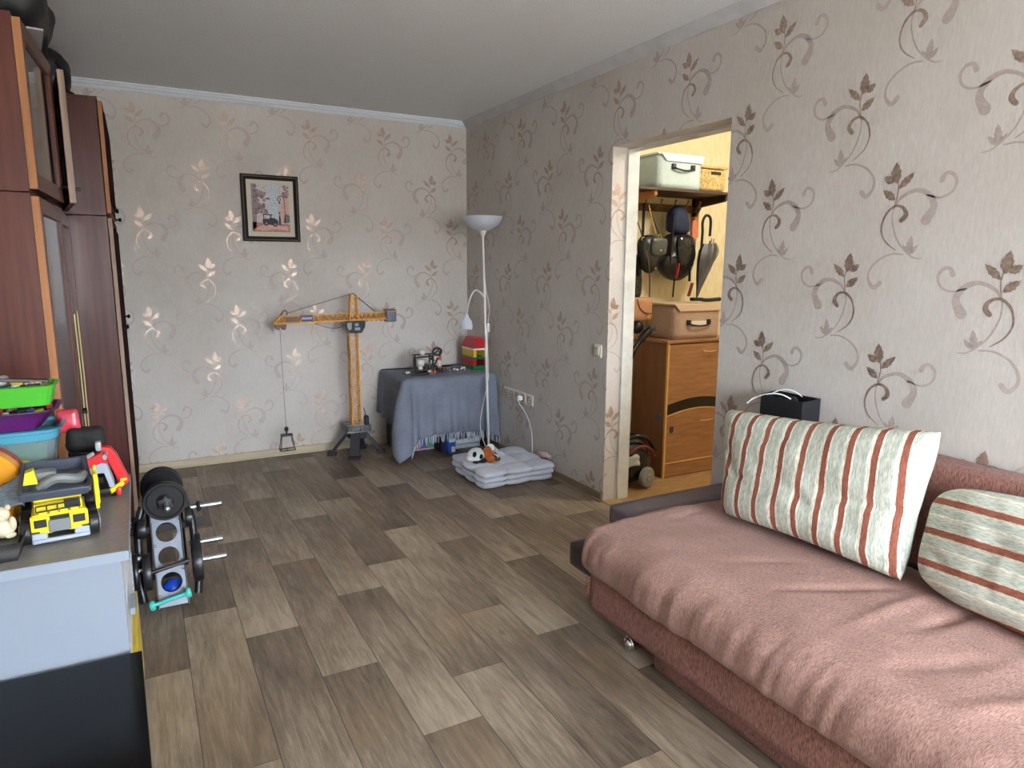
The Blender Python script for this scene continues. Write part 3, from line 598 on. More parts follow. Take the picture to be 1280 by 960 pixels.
# ------------------------------------------------------------------ side table with grey throw
t = thing('side_table', 'dark low table under the grey throw in the corner', 'table', (1.98, 4.83, 0))
M_tb = M('table_black_brown', (34, 28, 26), rough=.45, var=.1, vs=12, st=(1, 6, 6))
mb = MB(); mb.bx(1.63, 2.33, 4.57, 5.09, .56, .585); mb.build('tabletop', M_tb, t, bevel=.002)
for x in (1.645, 2.295): mb = MB(); mb.bx(x, x+.025, 4.60, 5.08, 0, .56); mb.build('side_panel', M_tb, t, bevel=.002)
mb = MB(); mb.bx(1.67, 2.295, 5.05, 5.065, .30, .56); mb.build('back_rail', M_tb, t)
M_thr = fabric('grey_throw_wool', (112, 117, 132), (140, 146, 162), sc_=380, st=(1, 1, 1), bump=.12, big=.10)
per = []   # perimeter of the tabletop: back-left, front-left (rounded), front-right, back-right
rc = .03
X0t, X1t, Y0t, Y1t = 1.62, 2.335, 4.56, 5.095
def perim(s):     # s 0..1 -> point, outward normal
    segs = [(Y1t-Y0t), (X1t-X0t), (Y1t-Y0t)]; tot = sum(segs); d = s*tot
    if d < segs[0]: return Vector((X0t, Y1t-d)), Vector((-1, 0)), 0, d/segs[0]
    d -= segs[0]
    if d < segs[1]: return Vector((X0t+d, Y0t)), Vector((0, -1)), 1, d/segs[1]
    d -= segs[1]; return Vector((X1t, Y0t+d)), Vector((1, 0)), 2, d/segs[2]
sFL = (Y1t-Y0t)/((Y1t-Y0t)*2+(X1t-X0t)); sFR = 1-sFL
def lerp_tab(x, T):
    for (a, va), (b, vb) in zip(T, T[1:]):
        if x <= b: return va+(vb-va)*(x-a)/(b-a)
    return T[-1][1]
HEM = [(0, .27), (sFL*.6, .22), (sFL-.03, .16), (sFL-.009, .11), (sFL, .012), (sFL+.006, .05), (sFL+.02, .105), (sFL+.05, .15), (sFL+.10, .175), (sFL+.2, .178), (sFR-.05, .16), (sFR, .10), (sFR+.1, .12), (1, .16)]
def drape(u, v):   # u: along perimeter, v: 0 table edge .. 1 hem
    p, nr, sd, k = perim(u)
    cs = math.exp(-((u-sFL)/.018)**2); cs2 = math.exp(-((u-sFR)/.018)**2)
    nrm = nr.copy()
    if abs(u-sFL) < .014: a = (u-sFL)/.014; nrm = Vector((-1, 0)).lerp(Vector((0, -1)), (a+1)/2).normalized()
    if abs(u-sFR) < .035: a = (u-sFR)/.035; nrm = Vector((0, -1)).lerp(Vector((1, 0)), (a+1)/2).normalized()
    hem = lerp_tab(u, HEM); z = .592-(.592-hem)*v
    wl = math.sin(u*95+2*math.sin(u*20))*.6+math.sin(u*171+1)*.4
    amp = .019 if sd != 2 else .006
    out = .006+.020*v**.7+amp*wl*v**1.2*(1-max(cs, cs2)*.8)+cs*.105*math.sin(PI*min(1, v*1.15)*.62)+cs2*.03*v+.004*fbm(u*30, v*4)
    if sd == 2: out = min(out, .02)
    if sd == 0: out += .005
    drop = .010*(1-v)**6
    q = p+nrm*(out-(.012 if v < .02 else 0))
    return Vector((min(q.x, 2.353), q.y, z-drop*0))
mb = MB(); NU, NV = 230, 26
mb.grid(drape, NU, NV)
# top sheet joined onto the edge ring
top_edge = [drape(i/NU, 0) for i in range(NU+1)]
def topfn(u, v):
    a = drape(u, 0); q = Vector((1.98+(a.x-1.98)*(1-v), min(5.11, 4.90+(a.y-4.90)*(1-v)), .592+.006*(1-(1-v)**8)+.003*fbm(a.x*9*(1-v), a.y*9*(1-v), 4)*(1-(1-v)**4)))
    return q
mb.grid(lambda u, v: topfn(u, v), NU, 16)
back = [Vector((X0t, 5.095, .596)), Vector((X1t, 5.095, .596)), Vector((1.98, 4.90, .598))]; mb.add(back, [(0, 1, 2)])
cl = thing('throw_blanket', 'grey fringed throw blanket draped over the low corner table', 'blanket', (1.98, 4.83, .59))
mb.build('cloth', M_thr, cl, merge=1e-4, ang=180, solid=.004)
M_fr = M('fringe_yarn', (172, 178, 192), rough=.9)
tas = None
for i in range(46):
    u = sFL+.015+(sFR-sFL-.01)*i/45; b = drape(u, 1); rnd = random.Random(i)
    if tas is None:
        mt = MB(); mt.tube([(0, 0, .004), (.001, 0, -.006), (-.001, 0, -.018), (.001, .001, -.034), (0, 0, -.062)], [.0035, .0056, .0045, .0054, .003], 7)
        WORLD[0] = False; tas = mt.build('tassel', M_fr, cl); WORLD[0] = True; o = tas
    else:
        o = tas.copy(); C.objects.link(o); o.parent = cl
    o.location = b-cl.location; o.rotation_euler = (rnd.uniform(-.15, .15), rnd.uniform(-.2, .2), 0); o.scale = (1, 1, rnd.uniform(.75, 1.1) if b.z > .07 else .35)

# things under the table
def carton(name, label, cat, x0, x1, y0, y1, z1, cols, extra=None):
    mb = MB(); mb.bx(x0, x1, y0, y1, 0, z1, 0)
    for (a, b, c, d, mi) in (extra or []): mb.bx(x0+(x1-x0)*a, x0+(x1-x0)*b, y0-.001, y0+.001, z1*c, z1*d, mi)
    o = mb.build(name, [M('carton_%s_%d' % (name, i), c, rough=.5) for i, c in enumerate(cols)], None, bevel=.002, smooth=False); return tag(o, label, cat)
carton('toy_carton', 'small blue toy box with white patches under the corner table', 'box', 1.942, 2.018, 4.585, 4.69, .175, [(38, 92, 178), (220, 226, 232), (24, 60, 130)], [(.55, .95, .08, .32, 1), (.3, .9, .52, .68, 1), (.0, .2, 0, 1, 2)])
carton('puzzle_carton', 'flat colourful orange, purple and green toy box behind the fringe', 'box', 1.74, 1.925, 4.79, 4.90, .10, [(118, 70, 128), (226, 120, 70), (64, 150, 110), (70, 90, 160), (190, 150, 180)], [(.03, .33, .2, .8, 1), (.72, .98, .15, .95, 2), (.36, .68, .3, .85, 3), (0, 1, 0, .12, 4)])
carton('game_carton', 'wide white and pale blue flat box lying under the table', 'box', 2.07, 2.275, 4.70, 4.98, .075, [(206, 214, 224), (150, 170, 196), (232, 234, 236)], [(.02, .98, .35, .5, 1), (.05, .95, .6, .9, 2)])
mb = MB(); mb.bx(1.85, 1.93, 4.92, 5.02, 0, .15); mb.bx(1.855, 1.925, 4.919, 4.921, .02, .13, 1); tag(mb.build('toy_carton', [M('carton_dark', (40, 46, 56), rough=.5), M('carton_teal', (60, 96, 112), rough=.5)], None, smooth=False), 'dark teal box in shadow under the table behind the fringe', 'box')

# ------------------------------------------------------------------ floor lamp
t = thing('floor_lamp', 'white uplighter floor lamp with small reading arm in the corner', 'floor lamp', (2.235, 4.46, 0))
M_lw = M('lamp_enamel', (222, 220, 216), rough=.35); M_shade = M('lamp_shade_plastic', (206, 212, 222), rough=.4); 
lx, ly = 2.235, 4.46; tx = 2.182
pole = lambda z: Vector((lx+(tx-lx)*z/1.74, ly, z))
mb = MB(); mb.lathe([(0, 0), (.115, 0), (.115, .012), (.09, .022), (.015, .03), (.0, .03)], (lx, ly, 0), n=40); mb.build('lamp_base', M_lw, t)
mb = MB(); mb.cyl(pole(.02), pole(1.2), .0085, 14); mb.cyl(pole(1.2), pole(1.62), .0075, 14); mb.cyl(pole(1.19), pole(1.215), .0105, 14); mb.build('pole', M_lw, t)
c = pole(1.60)
mb = MB(); mb.lathe([(.009, 0), (.014, .008), (.022, .028), (.035, .045), (.0, .05)], c, n=28); mb.build('shade_neck', M_lw, t)
mb = MB(); mb.lathe([(.03, .04), (.075, .055), (.112, .082), (.133, .115), (.137, .138), (.134, .138), (.129, .115), (.108, .085), (.072, .06), (.0, .05)], c, n=48); mb.build('bowl_shade', M_shade, t)
j = pole(1.165)
mb = MB(); mb.tube(spline([tuple(j), (2.165, ly-.005, 1.205), (2.118, ly-.01, 1.222), (2.080, ly-.015, 1.17), (2.056, ly-.02, 1.10), (2.046, ly-.02, 1.035)], 8), .0055, 10); mb.build('reading_arm', M_lw, t)
ax = Vector((-.12, -.12, -1)).normalized(); c = Vector((2.046, ly-.02, 1.045))
mb = MB(); mb.lathe([(.0, -.012), (.012, -.010), (.018, .01), (.038, .035), (.048, .065), (.046, .098), (.043, .098), (.044, .065), (.034, .038), (.0, .02)], c, ax, n=32); mb.build('reading_shade', M_shade, t)
mb = MB(); mb.ell(c+ax*.075, (.02, .02, .024)); mb.build('bulb', M('bulb_frosted', (190, 196, 204), rough=.3), t)
mb = MB(); mb.rbox(pole(.95)+Vector((.022, 0, 0)), (.022, .018, .062), .006, (4, 4, 6)); mb.build('cord_switch', M_lw, t, merge=1e-4, ang=180)
mb = MB(); mb.tube(spline([tuple(pole(1.3)+Vector((.006, 0, 0))), (2.212, ly, 1.22), (2.238, ly, 1.10), (2.228, ly, 1.00), (2.226, ly, .98)], 8), .0025, 6)
mb.tube(spline([(2.226, ly, .92), (2.222, ly-.004, .8), tuple(pole(.6)+Vector((.01, -.01, 0))), (2.185, ly-.02, .42), (2.155, ly-.02, .27), (2.165, ly-.02, .16), (2.20, ly-.03, .06), (2.24, ly-.05, .035)], 8), .0025, 6); mb.build('lamp_cord', MATS['white_cable'], t)

# ------------------------------------------------------------------ quilted mat folded in layers
mt_ = thing('folded_quilt', 'white quilted mattress pad folded into three layers on the floor', 'quilt', (2.08, 3.96, 0))
M_q = M('quilt_cotton', (206, 210, 224), rough=.85, var=.03, vs=12, bump=.12, bs=90, sheen=.2)
def layer(z0, z1, qx0, qx1, qy0, qy1, nx, ny, seed):
    def fn(p, d):
        u = (p.x/(qx1-qx0)+.5)*nx; v = (p.y/(qy1-qy0)+.5)*ny
        pu = abs(math.sin(PI*u)); pv = abs(math.sin(PI*v)); k = (pu*pv)**.5 if pu*pv > 0 else 0
        q = p.copy(); q.z = p.z*(.25+1.05*k) if True else p.z
        side = max(abs(d.x), abs(d.y)); q.x += -(1-pv**.5)*.022*(1.5 if p.x > 0 else -1.5)*abs(d.x); q.y += -(1-pu**.5)*.022*(1 if p.y > 0 else -1)*abs(d.y)
        return q+Vector((0, 0, .003*fbm(p.x*12+seed, p.y*12, seed)))
    mb = MB(); mb.rbox(((qx0+qx1)/2, (qy0+qy1)/2, (z0+z1)/2), (qx1-qx0, qy1-qy0, z1-z0), .02, (60, 54, 8), fn); return mb
layer(.002, .046, 1.805, 2.345, 3.70, 4.16, 3, 3, 1).build('fold', M_q, mt_, merge=1e-4, ang=180)
layer(.040, .084, 1.80, 2.350, 3.685, 4.21, 3, 3, 2).build('fold', M_q, mt_, merge=1e-4, ang=180)
layer(.078, .122, 1.80, 2.345, 3.67, 4.20, 3, 3, 3).build('fold', M_q, mt_, merge=1e-4, ang=180)

# ------------------------------------------------------------------ plush panda and plush dog
M_pw = M('plush_white', (226, 230, 232), rough=.95, bump=.5, bs=220, sheen=.3); M_pb = M('plush_black', (20, 20, 28), rough=.95, sheen=.2)
M_or = M('plush_orange_brown', (184, 104, 50), rough=.95, col2=(150, 76, 34), vs=40, bump=.4, bs=220); M_br = M('plush_dark_brown', (104, 62, 46), rough=.95, bump=.4, bs=200); M_pp = M('plush_pink', (214, 150, 140), rough=.9)
px_, py_, pz_ = 1.875, 3.93, .172
t = thing('plush_panda', 'white plush toy with black eye patches lying on the folded quilt', 'plush toy', (px_, py_, .12))
mb = MB(); mb.ell((px_, py_, pz_), (.058, .052, .048), 24); mb.ell((px_-.045, py_-.01, pz_-.012), (.026, .026, .022), 16); mb.build('head', M_pw, t)
R = Matrix.Rotation(.2, 3, 'Y')
mb = MB(); mb.ell((px_-.028, py_-.036, pz_+.014), (.014, .014, .020), 14, 0, R); o = mb.build('eye_patch', M_pb, t)
mb = MB(); mb.ell((px_+.013, py_-.048, pz_-.002), (.014, .012, .017), 14, 0, R); mb.build('eye_patch', M_pb, t)
mb = MB(); mb.ell((px_+.048, py_-.012, pz_+.03), (.016, .012, .024), 14); mb.build('ear', M_pb, t)
mb = MB(); mb.ell((px_+.035, py_-.02, pz_-.036), (.05, .035, .022), 16); mb.ell((px_-.01, py_-.028, pz_-.04), (.03, .025, .012), 12); mb.build('body', M_pb, t)
dx_, dy_, dz_ = 1.965, 3.905, .165
t = thing('plush_dog', 'orange brown plush dog with white muzzle sprawled beside the plush panda', 'plush toy', (dx_, dy_, .12))
mb = MB(); mb.ell((dx_-.018, dy_, dz_+.012), (.032, .036, .052), 20); mb.ell((dx_-.008, dy_-.016, dz_-.022), (.034, .03, .026), 16); mb.ell((dx_-.035, dy_-.008, dz_+.040), (.02, .018, .018), 12); mb.build('body', M_or, t)
mb = MB(); mb.ell((dx_+.012, dy_+.02, dz_+.043), (.030, .026, .027), 18); mb.build('head', M_pw, t)
mb = MB(); mb.ell((dx_+.030, dy_, dz_-.005), (.022, .018, .024), 14); mb.ell((dx_+.045, dy_-.018, dz_-.028), (.024, .018, .015), 14); mb.build('paw', M_br, t)
mb = MB(); mb.ell((dx_+.022, dy_-.004, dz_+.022), (.014, .012, .010), 12); mb.build('muzzle', M_pp, t)
mb = MB(); mb.tube(spline([(dx_+.035, dy_-.005, dz_+.05), (dx_+.046, dy_-.012, dz_+.03), (dx_+.042, dy_-.016, dz_+.012)], 5), .003, 6); mb.tube(spline([(dx_+.018, dy_-.02, dz_+.01), (dx_+.036, dy_-.026, dz_+.0), (dx_+.046, dy_-.028, dz_-.018)], 5), .003, 6); mb.build('white_trim', M_pw, t)
mb = MB(); mb.ell((2.322, 3.80, .148), (.026, .034, .022), 16); mb.ell((2.315, 3.845, .146), (.018, .02, .018), 12); mb.ell((2.325, 3.755, .143), (.02, .018, .015), 12)
tag(mb.build('plush_bunny', M('plush_pale_pink', (206, 184, 182), rough=.9, var=.08, vs=60), None), 'small pale pink soft toy on the back edge of the quilt by the wall', 'plush toy')

# ------------------------------------------------------------------ brick built house and robot on the table
t = thing('toy_brick_house', 'toy brick house with red roof, yellow and green layers on grey throw', 'toy house', (2.28, 4.80, .6))
cl_ = {'r': M('brick_red', (196, 26, 40), rough=.3), 'g': M('brick_green', (26, 110, 62), rough=.3), 'y': M('brick_yellow', (226, 188, 40), rough=.3), 'w': M('brick_white', (232, 226, 206), rough=.3)}
hx0, hx1, hy0, hy1 = 2.232, 2.345, 4.72, 4.93; z = .600
def studs(mb, x0, x1, y0, y1, z, nx, ny):
    for i in range(nx):
        for j in range(ny): mb.cyl((x0+(x1-x0)*(i+.5)/nx, y0+(y1-y0)*(j+.5)/ny, z), (x0+(x1-x0)*(i+.5)/nx, y0+(y1-y0)*(j+.5)/ny, z+.005), .009, 12)
def storey(name, col, z0, z1, door):
    mb = MB(); mb.bx(hx0, hx0+.028, hy0, hy1, z0, z1); mb.bx(hx1-.02, hx1, hy0, hy1, z0, z1); mb.bx(hx0+.028, hx1-.02, hy1-.03, hy1, z0, z1)
    o = mb.build(name, cl_[col], t, bevel=.0015, smooth=False)
for nm, cc, a, b in (('baseplate', 'g', .600, .632), ('lower_wall', 'r', .634, .684), ('middle_plate', 'g', .686, .698), ('upper_wall', 'y', .700, .752), ('eaves_course', 'w', .754, .768)):
    if nm.endswith('wall'): storey(nm, cc, a, b, True)
    else:
        mb = MB(); e_ = .004 if nm != 'eaves_course' else .002; mb.bx(hx0-e_, hx1+.002, hy0-(.018 if nm == 'middle_plate' else e_), hy1+e_, a, b); studs(mb, hx0, hx1, hy0-.01, hy1, b, 4, 7); mb.build(nm, cl_[cc], t, bevel=.0015)
mb = MB(); mb.prism([(0, 0), (.118, 0), (.118, .012), (.082, .075), (.036, .075), (0, .012)], (hx0-.003, hy0-.004, .768), (1, 0, 0), (0, 0, 1), (0, hy1-hy0+.008, 0))
for i in range(5): mb.bx(hx0+.03, hx0+.085, hy0+.01+i*.042, hy0+.028+i*.042, .843, .850)
for j, z_ in enumerate((.785, .803, .821)): mb.bar((hx0+.005+.010*j, hy0-.005, z_), (hx0+.005+.010*j, hy1, z_), .006)
mb.build('roof', cl_['r'], t, bevel=.002, smooth=False)

t = thing('toy_robot', 'black beam construction robot with white motors standing on the grey throw', 'toy', (1.84, 4.70, .6))
M_beam = M('beam_black', (20, 20, 22), rough=.35); M_bw = M('beam_white', (216, 214, 210), rough=.4); M_bo = M('beam_orange', (206, 96, 50), rough=.4); M_bg = M('beam_grey', (96, 98, 102), rough=.4)
def beam(mb, p, q, w_=.010):
    mb.bar(p, q, w_); p, q = Vector(p), Vector(q); n_ = int((q-p).length/.012)
    for i in range(n_): c = p+(q-p)*((i+.5)/max(n_, 1)); mb.ell(c+Vector((0, -.0045, 0)), (.0042, .003, .0042), 8)
x0, x1, y0, y1, z0, z1 = 1.725, 1.875, 4.66, 4.78, .606, .735
mb = MB()
for (a, b) in (((x0, y0, z0), (x0, y0, z1)), ((x0+.055, y1, z0), (x0+.055, y1, z1)), ((x1, y0, z0), (x1, y0, z1)), ((x1+.02, y1, z0), (x1+.02, y1, z1)), ((x0-.005, y0, z1), (x1, y0, z1+.004)), ((x0+.03, y1, z1+.004), (x1+.04, y1, z1+.006)), ((x0, y0, z1), (x0+.04, y1, z1)), ((x1, y0, z1), (x1+.03, y1, z1+.01)),
               ((x0-.01, y0, z0), (x1+.02, y0, z0)), ((x0+.04, y1, z0), (x1+.04, y1, z0)), ((x0, y0, z0), (x0+.04, y1, z0)), ((x1-.04, y0, z0), (x1-.04, y0, z0+.07)), ((x1+.03, y0+.02, .62), (x1+.075, y0+.06, .70))): beam(mb, a, b)
mb.build('beam_frame', M_beam, t, smooth=False)
mb = MB()
for (c, r_, w_) in (((1.925, 4.70, .765), .030, .014), ((1.905, 4.69, .635), .026, .018), ((1.955, 4.74, .625), .022, .016)):
    N = 20
    for i in range(N):
        a0, a1 = 2*PI*i/N, 2*PI*(i+1)/N; mb.bar((c[0]+r_*1.15*math.cos(a0), c[1], c[2]+r_*.85*math.sin(a0)), (c[0]+r_*1.15*math.cos(a1), c[1], c[2]+r_*.85*math.sin(a1)), .009, w_)
mb.bar((1.89, 4.70, .74), (1.95, 4.70, .79), .01); mb.bar((1.945, 4.70, .77), (1.95, 4.70, .65), .012); mb.build('track_wheels', M_beam, t, smooth=False)
for (c, sz) in (((1.815, 4.72, .762), (.036, .034, .034)), ((1.80, 4.715, .69), (.05, .04, .045)), ((1.79, 4.70, .655), (.03, .04, .03)), ((1.845, 4.665, .63), (.03, .03, .02)), ((1.93, 4.68, .68), (.03, .03, .05)), ((1.90, 4.72, .655), (.03, .03, .03))): mb = MB(); mb.rbox(c, sz, .009, (4, 4, 4)); mb.build('white_motor', M_bw, t, merge=1e-4, ang=180)
for q in ((1.86, 1.90, 4.655, 4.70, .612, .632), (1.935, 1.955, 4.69, 4.71, .66, .73), (1.92, 1.95, 4.67, 4.70, .645, .665)): mb = MB(); mb.bx(*q); mb.build('orange_block', M_bo, t, bevel=.002)
for (p, q) in (((1.90, 4.67, .61), (1.965, 4.70, .62)), ((1.885, 4.67, .66), (1.92, 4.68, .72)), ((1.86, 4.70, .70), (1.90, 4.69, .745)), ((1.90, 4.73, .62), (1.90, 4.73, .70)), ((1.83, 4.66, .61), (1.87, 4.66, .68)), ((1.96, 4.69, .61), (2.02, 4.74, .625)), ((1.85, 4.67, .72), (1.90, 4.70, .70))): mb = MB(); beam(mb, p, q, .009); mb.build('beam', M_beam, t, smooth=False)
mb = MB(); mb.rbox((1.85, 4.70, .66), (.045, .05, .05), .006, (3, 3, 3)); mb.bx(1.84, 1.885, 4.64, 4.69, .602, .615); mb.build('grey_hub', M_bg, t, merge=1e-4, ang=40)
def bricks(name, label, c, n_, cols, seed, sp_=(.04, .03)):
    t = thing(name, label, 'toy', (c[0], c[1], .6)); rnd = random.Random(seed)
    for i in range(n_):
        mb = MB(); x, y = c[0]+rnd.uniform(-sp_[0], sp_[0]), c[1]+rnd.uniform(-sp_[1], sp_[1]); s_ = rnd.uniform(.006, .013)
        mb.obx((x, y, .602+s_*.8+rnd.uniform(0, .012)), (s_*rnd.uniform(1, 2.8), s_*1.4, s_*1.2), Matrix.Rotation(rnd.uniform(0, 3), 3, 'Z')); mb.build('brick', rnd.choice(cols), t, bevel=.001)
bricks('toy_vehicle', 'small white and black brick vehicle between robot and toy house', (2.06, 4.76), 16, [M_bw, M_beam, M_bw, M_bg], 3, (.055, .025))
bricks('toy_vehicle', 'tiny black and white brick car close to the toy house', (2.155, 4.74), 7, [M_bw, M_beam], 5, (.022, .02))
bricks('loose_toy_bricks', 'little pile of loose black bricks left of the robot', (1.70, 4.76), 8, [M_beam, M_bg, M_bw], 8, (.02, .025))

# ------------------------------------------------------------------ wall sockets, switch, cord
M_sock = M('socket_plastic', (214, 208, 192), rough=.4); M_sin = M('socket_inset', (150, 142, 128), rough=.5)
def socket(y, z, label, kind='socket'):
    t = thing('wall_socket' if kind == 'socket' else 'light_switch', label, 'socket' if kind == 'socket' else 'switch', (XR, y, z), 0, 'wall sockets by the corner' if kind == 'socket' else None)
    mb = MB(); mb.rbox((XR-.006, y, z), (.012, .080, .080), .005, (3, 6, 6)); mb.build('cover_plate', M_sock, t, merge=1e-4, ang=180)
    if kind == 'socket':
        mb = MB(); mb.lathe([(.026, .0), (.026, .003), (.021, .003), (.020, -.002), (0, -.002)], (XR-.012, y, z), (-1, 0, 0), 24); mb.build('socket_ring', M_sin, t)
        for dy in (-.009, .009): mb = MB(); mb.cyl((XR-.0155, y+dy, z), (XR-.010, y+dy, z), .0028, 8); mb.build('pin_hole', M_blackm, t)
    else:
        mb = MB(); mb.rbox((XR-.013, y, z), (.008, .05, .062), .003, (3, 4, 4)); mb.build('rocker', M_sock, t, merge=1e-4, ang=180)
for i, (y, nm) in enumerate(((4.42, 'beige wall socket nearest the room corner, first of the row'), (4.338, 'second beige wall socket from the room corner'), (4.256, 'third beige wall socket from the corner, in mid row'), (4.174, 'beige wall socket with the white plug in it'), (4.072, 'single beige wall socket set apart at the right end'))): socket(y, .468, nm)
socket(3.285, .905, 'beige light switch on the wall left of the doorway', 'switch')
mb = MB(); mb.rbox((XR-.034, 4.174, .468), (.04, .03, .034), .012, (4, 4, 4))
mb.tube(spline([(XR-.05, 4.174, .465), (XR-.058, 4.14, .44), (XR-.03, 4.075, .36), (XR-.018, 4.03, .25), (XR-.016, 4.02, .15), (XR-.016, 4.02, .10)], 10), .0035, 8)
tag(mb.build('extension_cord', MATS['white_cable'], None, merge=1e-5), 'white cord with plug hanging from a wall socket down behind the quilt', 'cord')

# ------------------------------------------------------------------ wall unit: bookcase with glass doors and wardrobe
def wood(name, c1, c2, rough=.3, st=(14, 14, .8), scl=3.0, coat=.0):
    return M(name, c2, rough=rough, col2=c1, vs=scl, st=st, bump=.03, bs=90, coat=coat)
M_mah = wood('mahogany_polish', (66, 28, 24), (98, 50, 44), .28, coat=.15)
M_mah2 = wood('mahogany_red', (72, 30, 22), (102, 50, 36), .35)
M_edge = wood('edge_veneer_orange', (146, 92, 54), (182, 124, 78), .5)
M_edge2 = wood('edge_veneer_pale', (140, 116, 98), (176, 150, 130), .5)
M_trimd = M('dark_moulding', (34, 22, 18), rough=.75, spec=.1)
M_mahf = M('mahogany_front', (60, 30, 26), rough=.7, spec=.1)
M_int = M('cabinet_interior', (34, 22, 18), rough=.8)
M_gls = M('cabinet_glass', (50, 54, 52), rough=.08, trans=.85)
M_knob = M('dark_knob', (24, 18, 16), rough=.3, metal=.4)
SPL = 1.635
t = thing('wardrobe', 'tall polished mahogany wardrobe with plain red brown side next to back wall', 'wardrobe', (-.36, 4.52, 0))
wy0, wy1, wxf = 4.09, 4.97, -.105
mb = MB(); mb.bx(-.675, wxf, wy0, wy1, .0, SPL-.003); mb.build('lower_body', M_mah, t, bevel=.002)
mb = MB(); mb.bx(-.675, wxf, wy0, wy1, SPL, 2.20); mb.bx(-.678, wxf+.004, wy0-.004, wy1, 2.188, 2.203); mb.build('upper_body', M_mah, t, bevel=.002)
for (za, zb, me_, kn) in ((.07, SPL-.012, M_edge2, 1.07), (SPL+.012, 2.185, M_edge, 1.66)):
    for k in range(2):
        ya, yb_ = wy0+.002+k*.44, wy0+.436+k*.44
        mb = MB(); mb.bx(wxf+.003, wxf+.022, ya, yb_, za, zb, 0)
        d = mb.build('door', me_, t, bevel=.002)
        mb = MB(); mb.bx(wxf+.022, wxf+.0235, ya+.002, yb_-.002, za+.002, zb-.002, 0)
        for (a, b, c, e_) in ((ya+.02, ya+.035, za+.06, zb-.05), (yb_-.035, yb_-.02, za+.06, zb-.05)): mb.bx(wxf+.0235, wxf+.031, a, b, c, e_, 1)
        mb.bx(wxf+.0235, wxf+.031, ya+.02, yb_-.02, za+.06, za+.075, 1); mb.bx(wxf+.0235, wxf+.031, ya+.02, yb_-.02, zb-.065, zb-.05, 1)
        f = mb.build('door_face', [M_mahf, M_trimd], t, smooth=False); f.parent = d; f.matrix_parent_inverse = Matrix.Identity(4)
        mb = MB(); yk = ya+.03 if k == 0 else yb_-.03
        mb.lathe([(.0, 0), (.005, 0), (.005, .014), (.012, .020), (.013, .026), (.008, .031), (0, .032)], (wxf+.024, yk, kn), (1, 0, 0), 16); f = mb.build('knob', M_knob, t); f.parent = d; f.matrix_parent_inverse = Matrix.Identity(4)
t = thing('bookcase', 'tall mahogany bookcase with glass doors in the wall unit, nearer to camera', 'bookcase', (-.48, 3.47, 0))
by0, by1, bxf = 2.87, 4.083, -.292
def carcass(z0, z1, nm):
    mb = MB(); mb.bx(-.675, bxf, by0, by0+.018, z0, z1, 0); mb.bx(-.675, bxf, by1-.018, by1, z0, z1, 0); mb.bx(-.675, bxf, by0+.018, by1-.018, z0, z0+.018, 0); mb.bx(-.675, bxf, by0+.018, by1-.018, z1-.018, z1, 0); mb.bx(-.675, -.665, by0+.018, by1-.018, z0+.018, z1-.018, 1); mb.bx(-.66, bxf-.02, (by0+by1)/2-.008, (by0+by1)/2+.008, z0+.018, z1-.018, 1)
    mb.bx(bxf, bxf+.003, by1-.016, by1, z0, z1-.0, 2)
    mb.build(nm, [M_mah2, M_int, M_edge2], t, bevel=.0015, smooth=False)
carcass(0, SPL-.003, 'lower_carcass'); carcass(SPL, 2.20, 'upper_carcass')
for z_ in (.45, .80, 1.15): mb = MB(); mb.bx(-.66, bxf-.03, by0+.02, by1-.02, z_, z_+.016); mb.build('shelf', M_mah2, t)
def gdoor(y_hinge, y_free, z0, z1, ang_, me_, golds=False):
    """framed glass door hinged at y_hinge, opened by ang_ into the room"""
    L = abs(y_free-y_hinge); s = 1 if y_free > y_hinge else -1
    T = Matrix.Translation(Vector((bxf+.002, y_hinge, 0))) @ Matrix.Rotation(-s*ang_, 4, 'Z') @ Matrix.Scale(s, 4, Vector((0, 1, 0)))
    mb = MB(); mb.T = T; w_ = .055; th = .022
    mb.bx(0, th, 0, w_, z0, z1); mb.bx(0, th, L-w_, L, z0, z1); mb.bx(0, th, w_, L-w_, z0, z0+w_); mb.bx(0, th, w_, L-w_, z1-w_, z1)
    d = mb.build('glass_door', M_mah2, t, bevel=.002, merge=1e-6)
    def sub(nm, mb_, mat): o = mb_.build(nm, mat, t, merge=1e-6, smooth=False); o.parent = d; o.matrix_parent_inverse = Matrix.Identity(4)
    mb = MB(); mb.T = T; mb.bx(.008, .013, w_-.004, L-w_+.004, z0+w_-.004, z1-w_+.004); sub('pane', mb, M_gls)
    mb = MB(); mb.T = T; mb.bx(-.0005, th+.001, -.002 if s > 0 else L-.001, .001 if s > 0 else L+.002, z0, z1); sub('door_edge', mb, me_)
    mb = MB(); mb.T = T; mb.cyl((th, L-.03, (z0+z1)/2-.2 if z0 < 1 else z0+.06), (th+.022, L-.03, (z0+z1)/2-.2 if z0 < 1 else z0+.06), .007, 10); sub('knob', mb, M_knob)
    if golds:
        mb = MB(); mb.T = T
        for q in (.15, L-.20): mb.tube(spline([(th+.002, q, z1-.45), (th+.004, q+.004, z1-.8), (th+.002, q+.008, z1-1.15)], 6), .0032, 6)
        sub('pale_strips', mb, M('pale_gold_strip', (190, 176, 118), rough=.4, metal=.3))  # two thin pale yellow strips running down the front of the door
ym = (by0+by1)/2
gdoor(by0+.002, ym-.003, .30, SPL-.015, .03, M_edge, False); gdoor(by1-.004, ym+.003, .30, SPL-.015, .02, M_edge2, True)
gdoor(by0+.002, ym-.003, SPL+.01, 2.185, .05, M_edge); gdoor(by1-.004, ym+.003, SPL+.012, 2.175, .12, M_edge2)
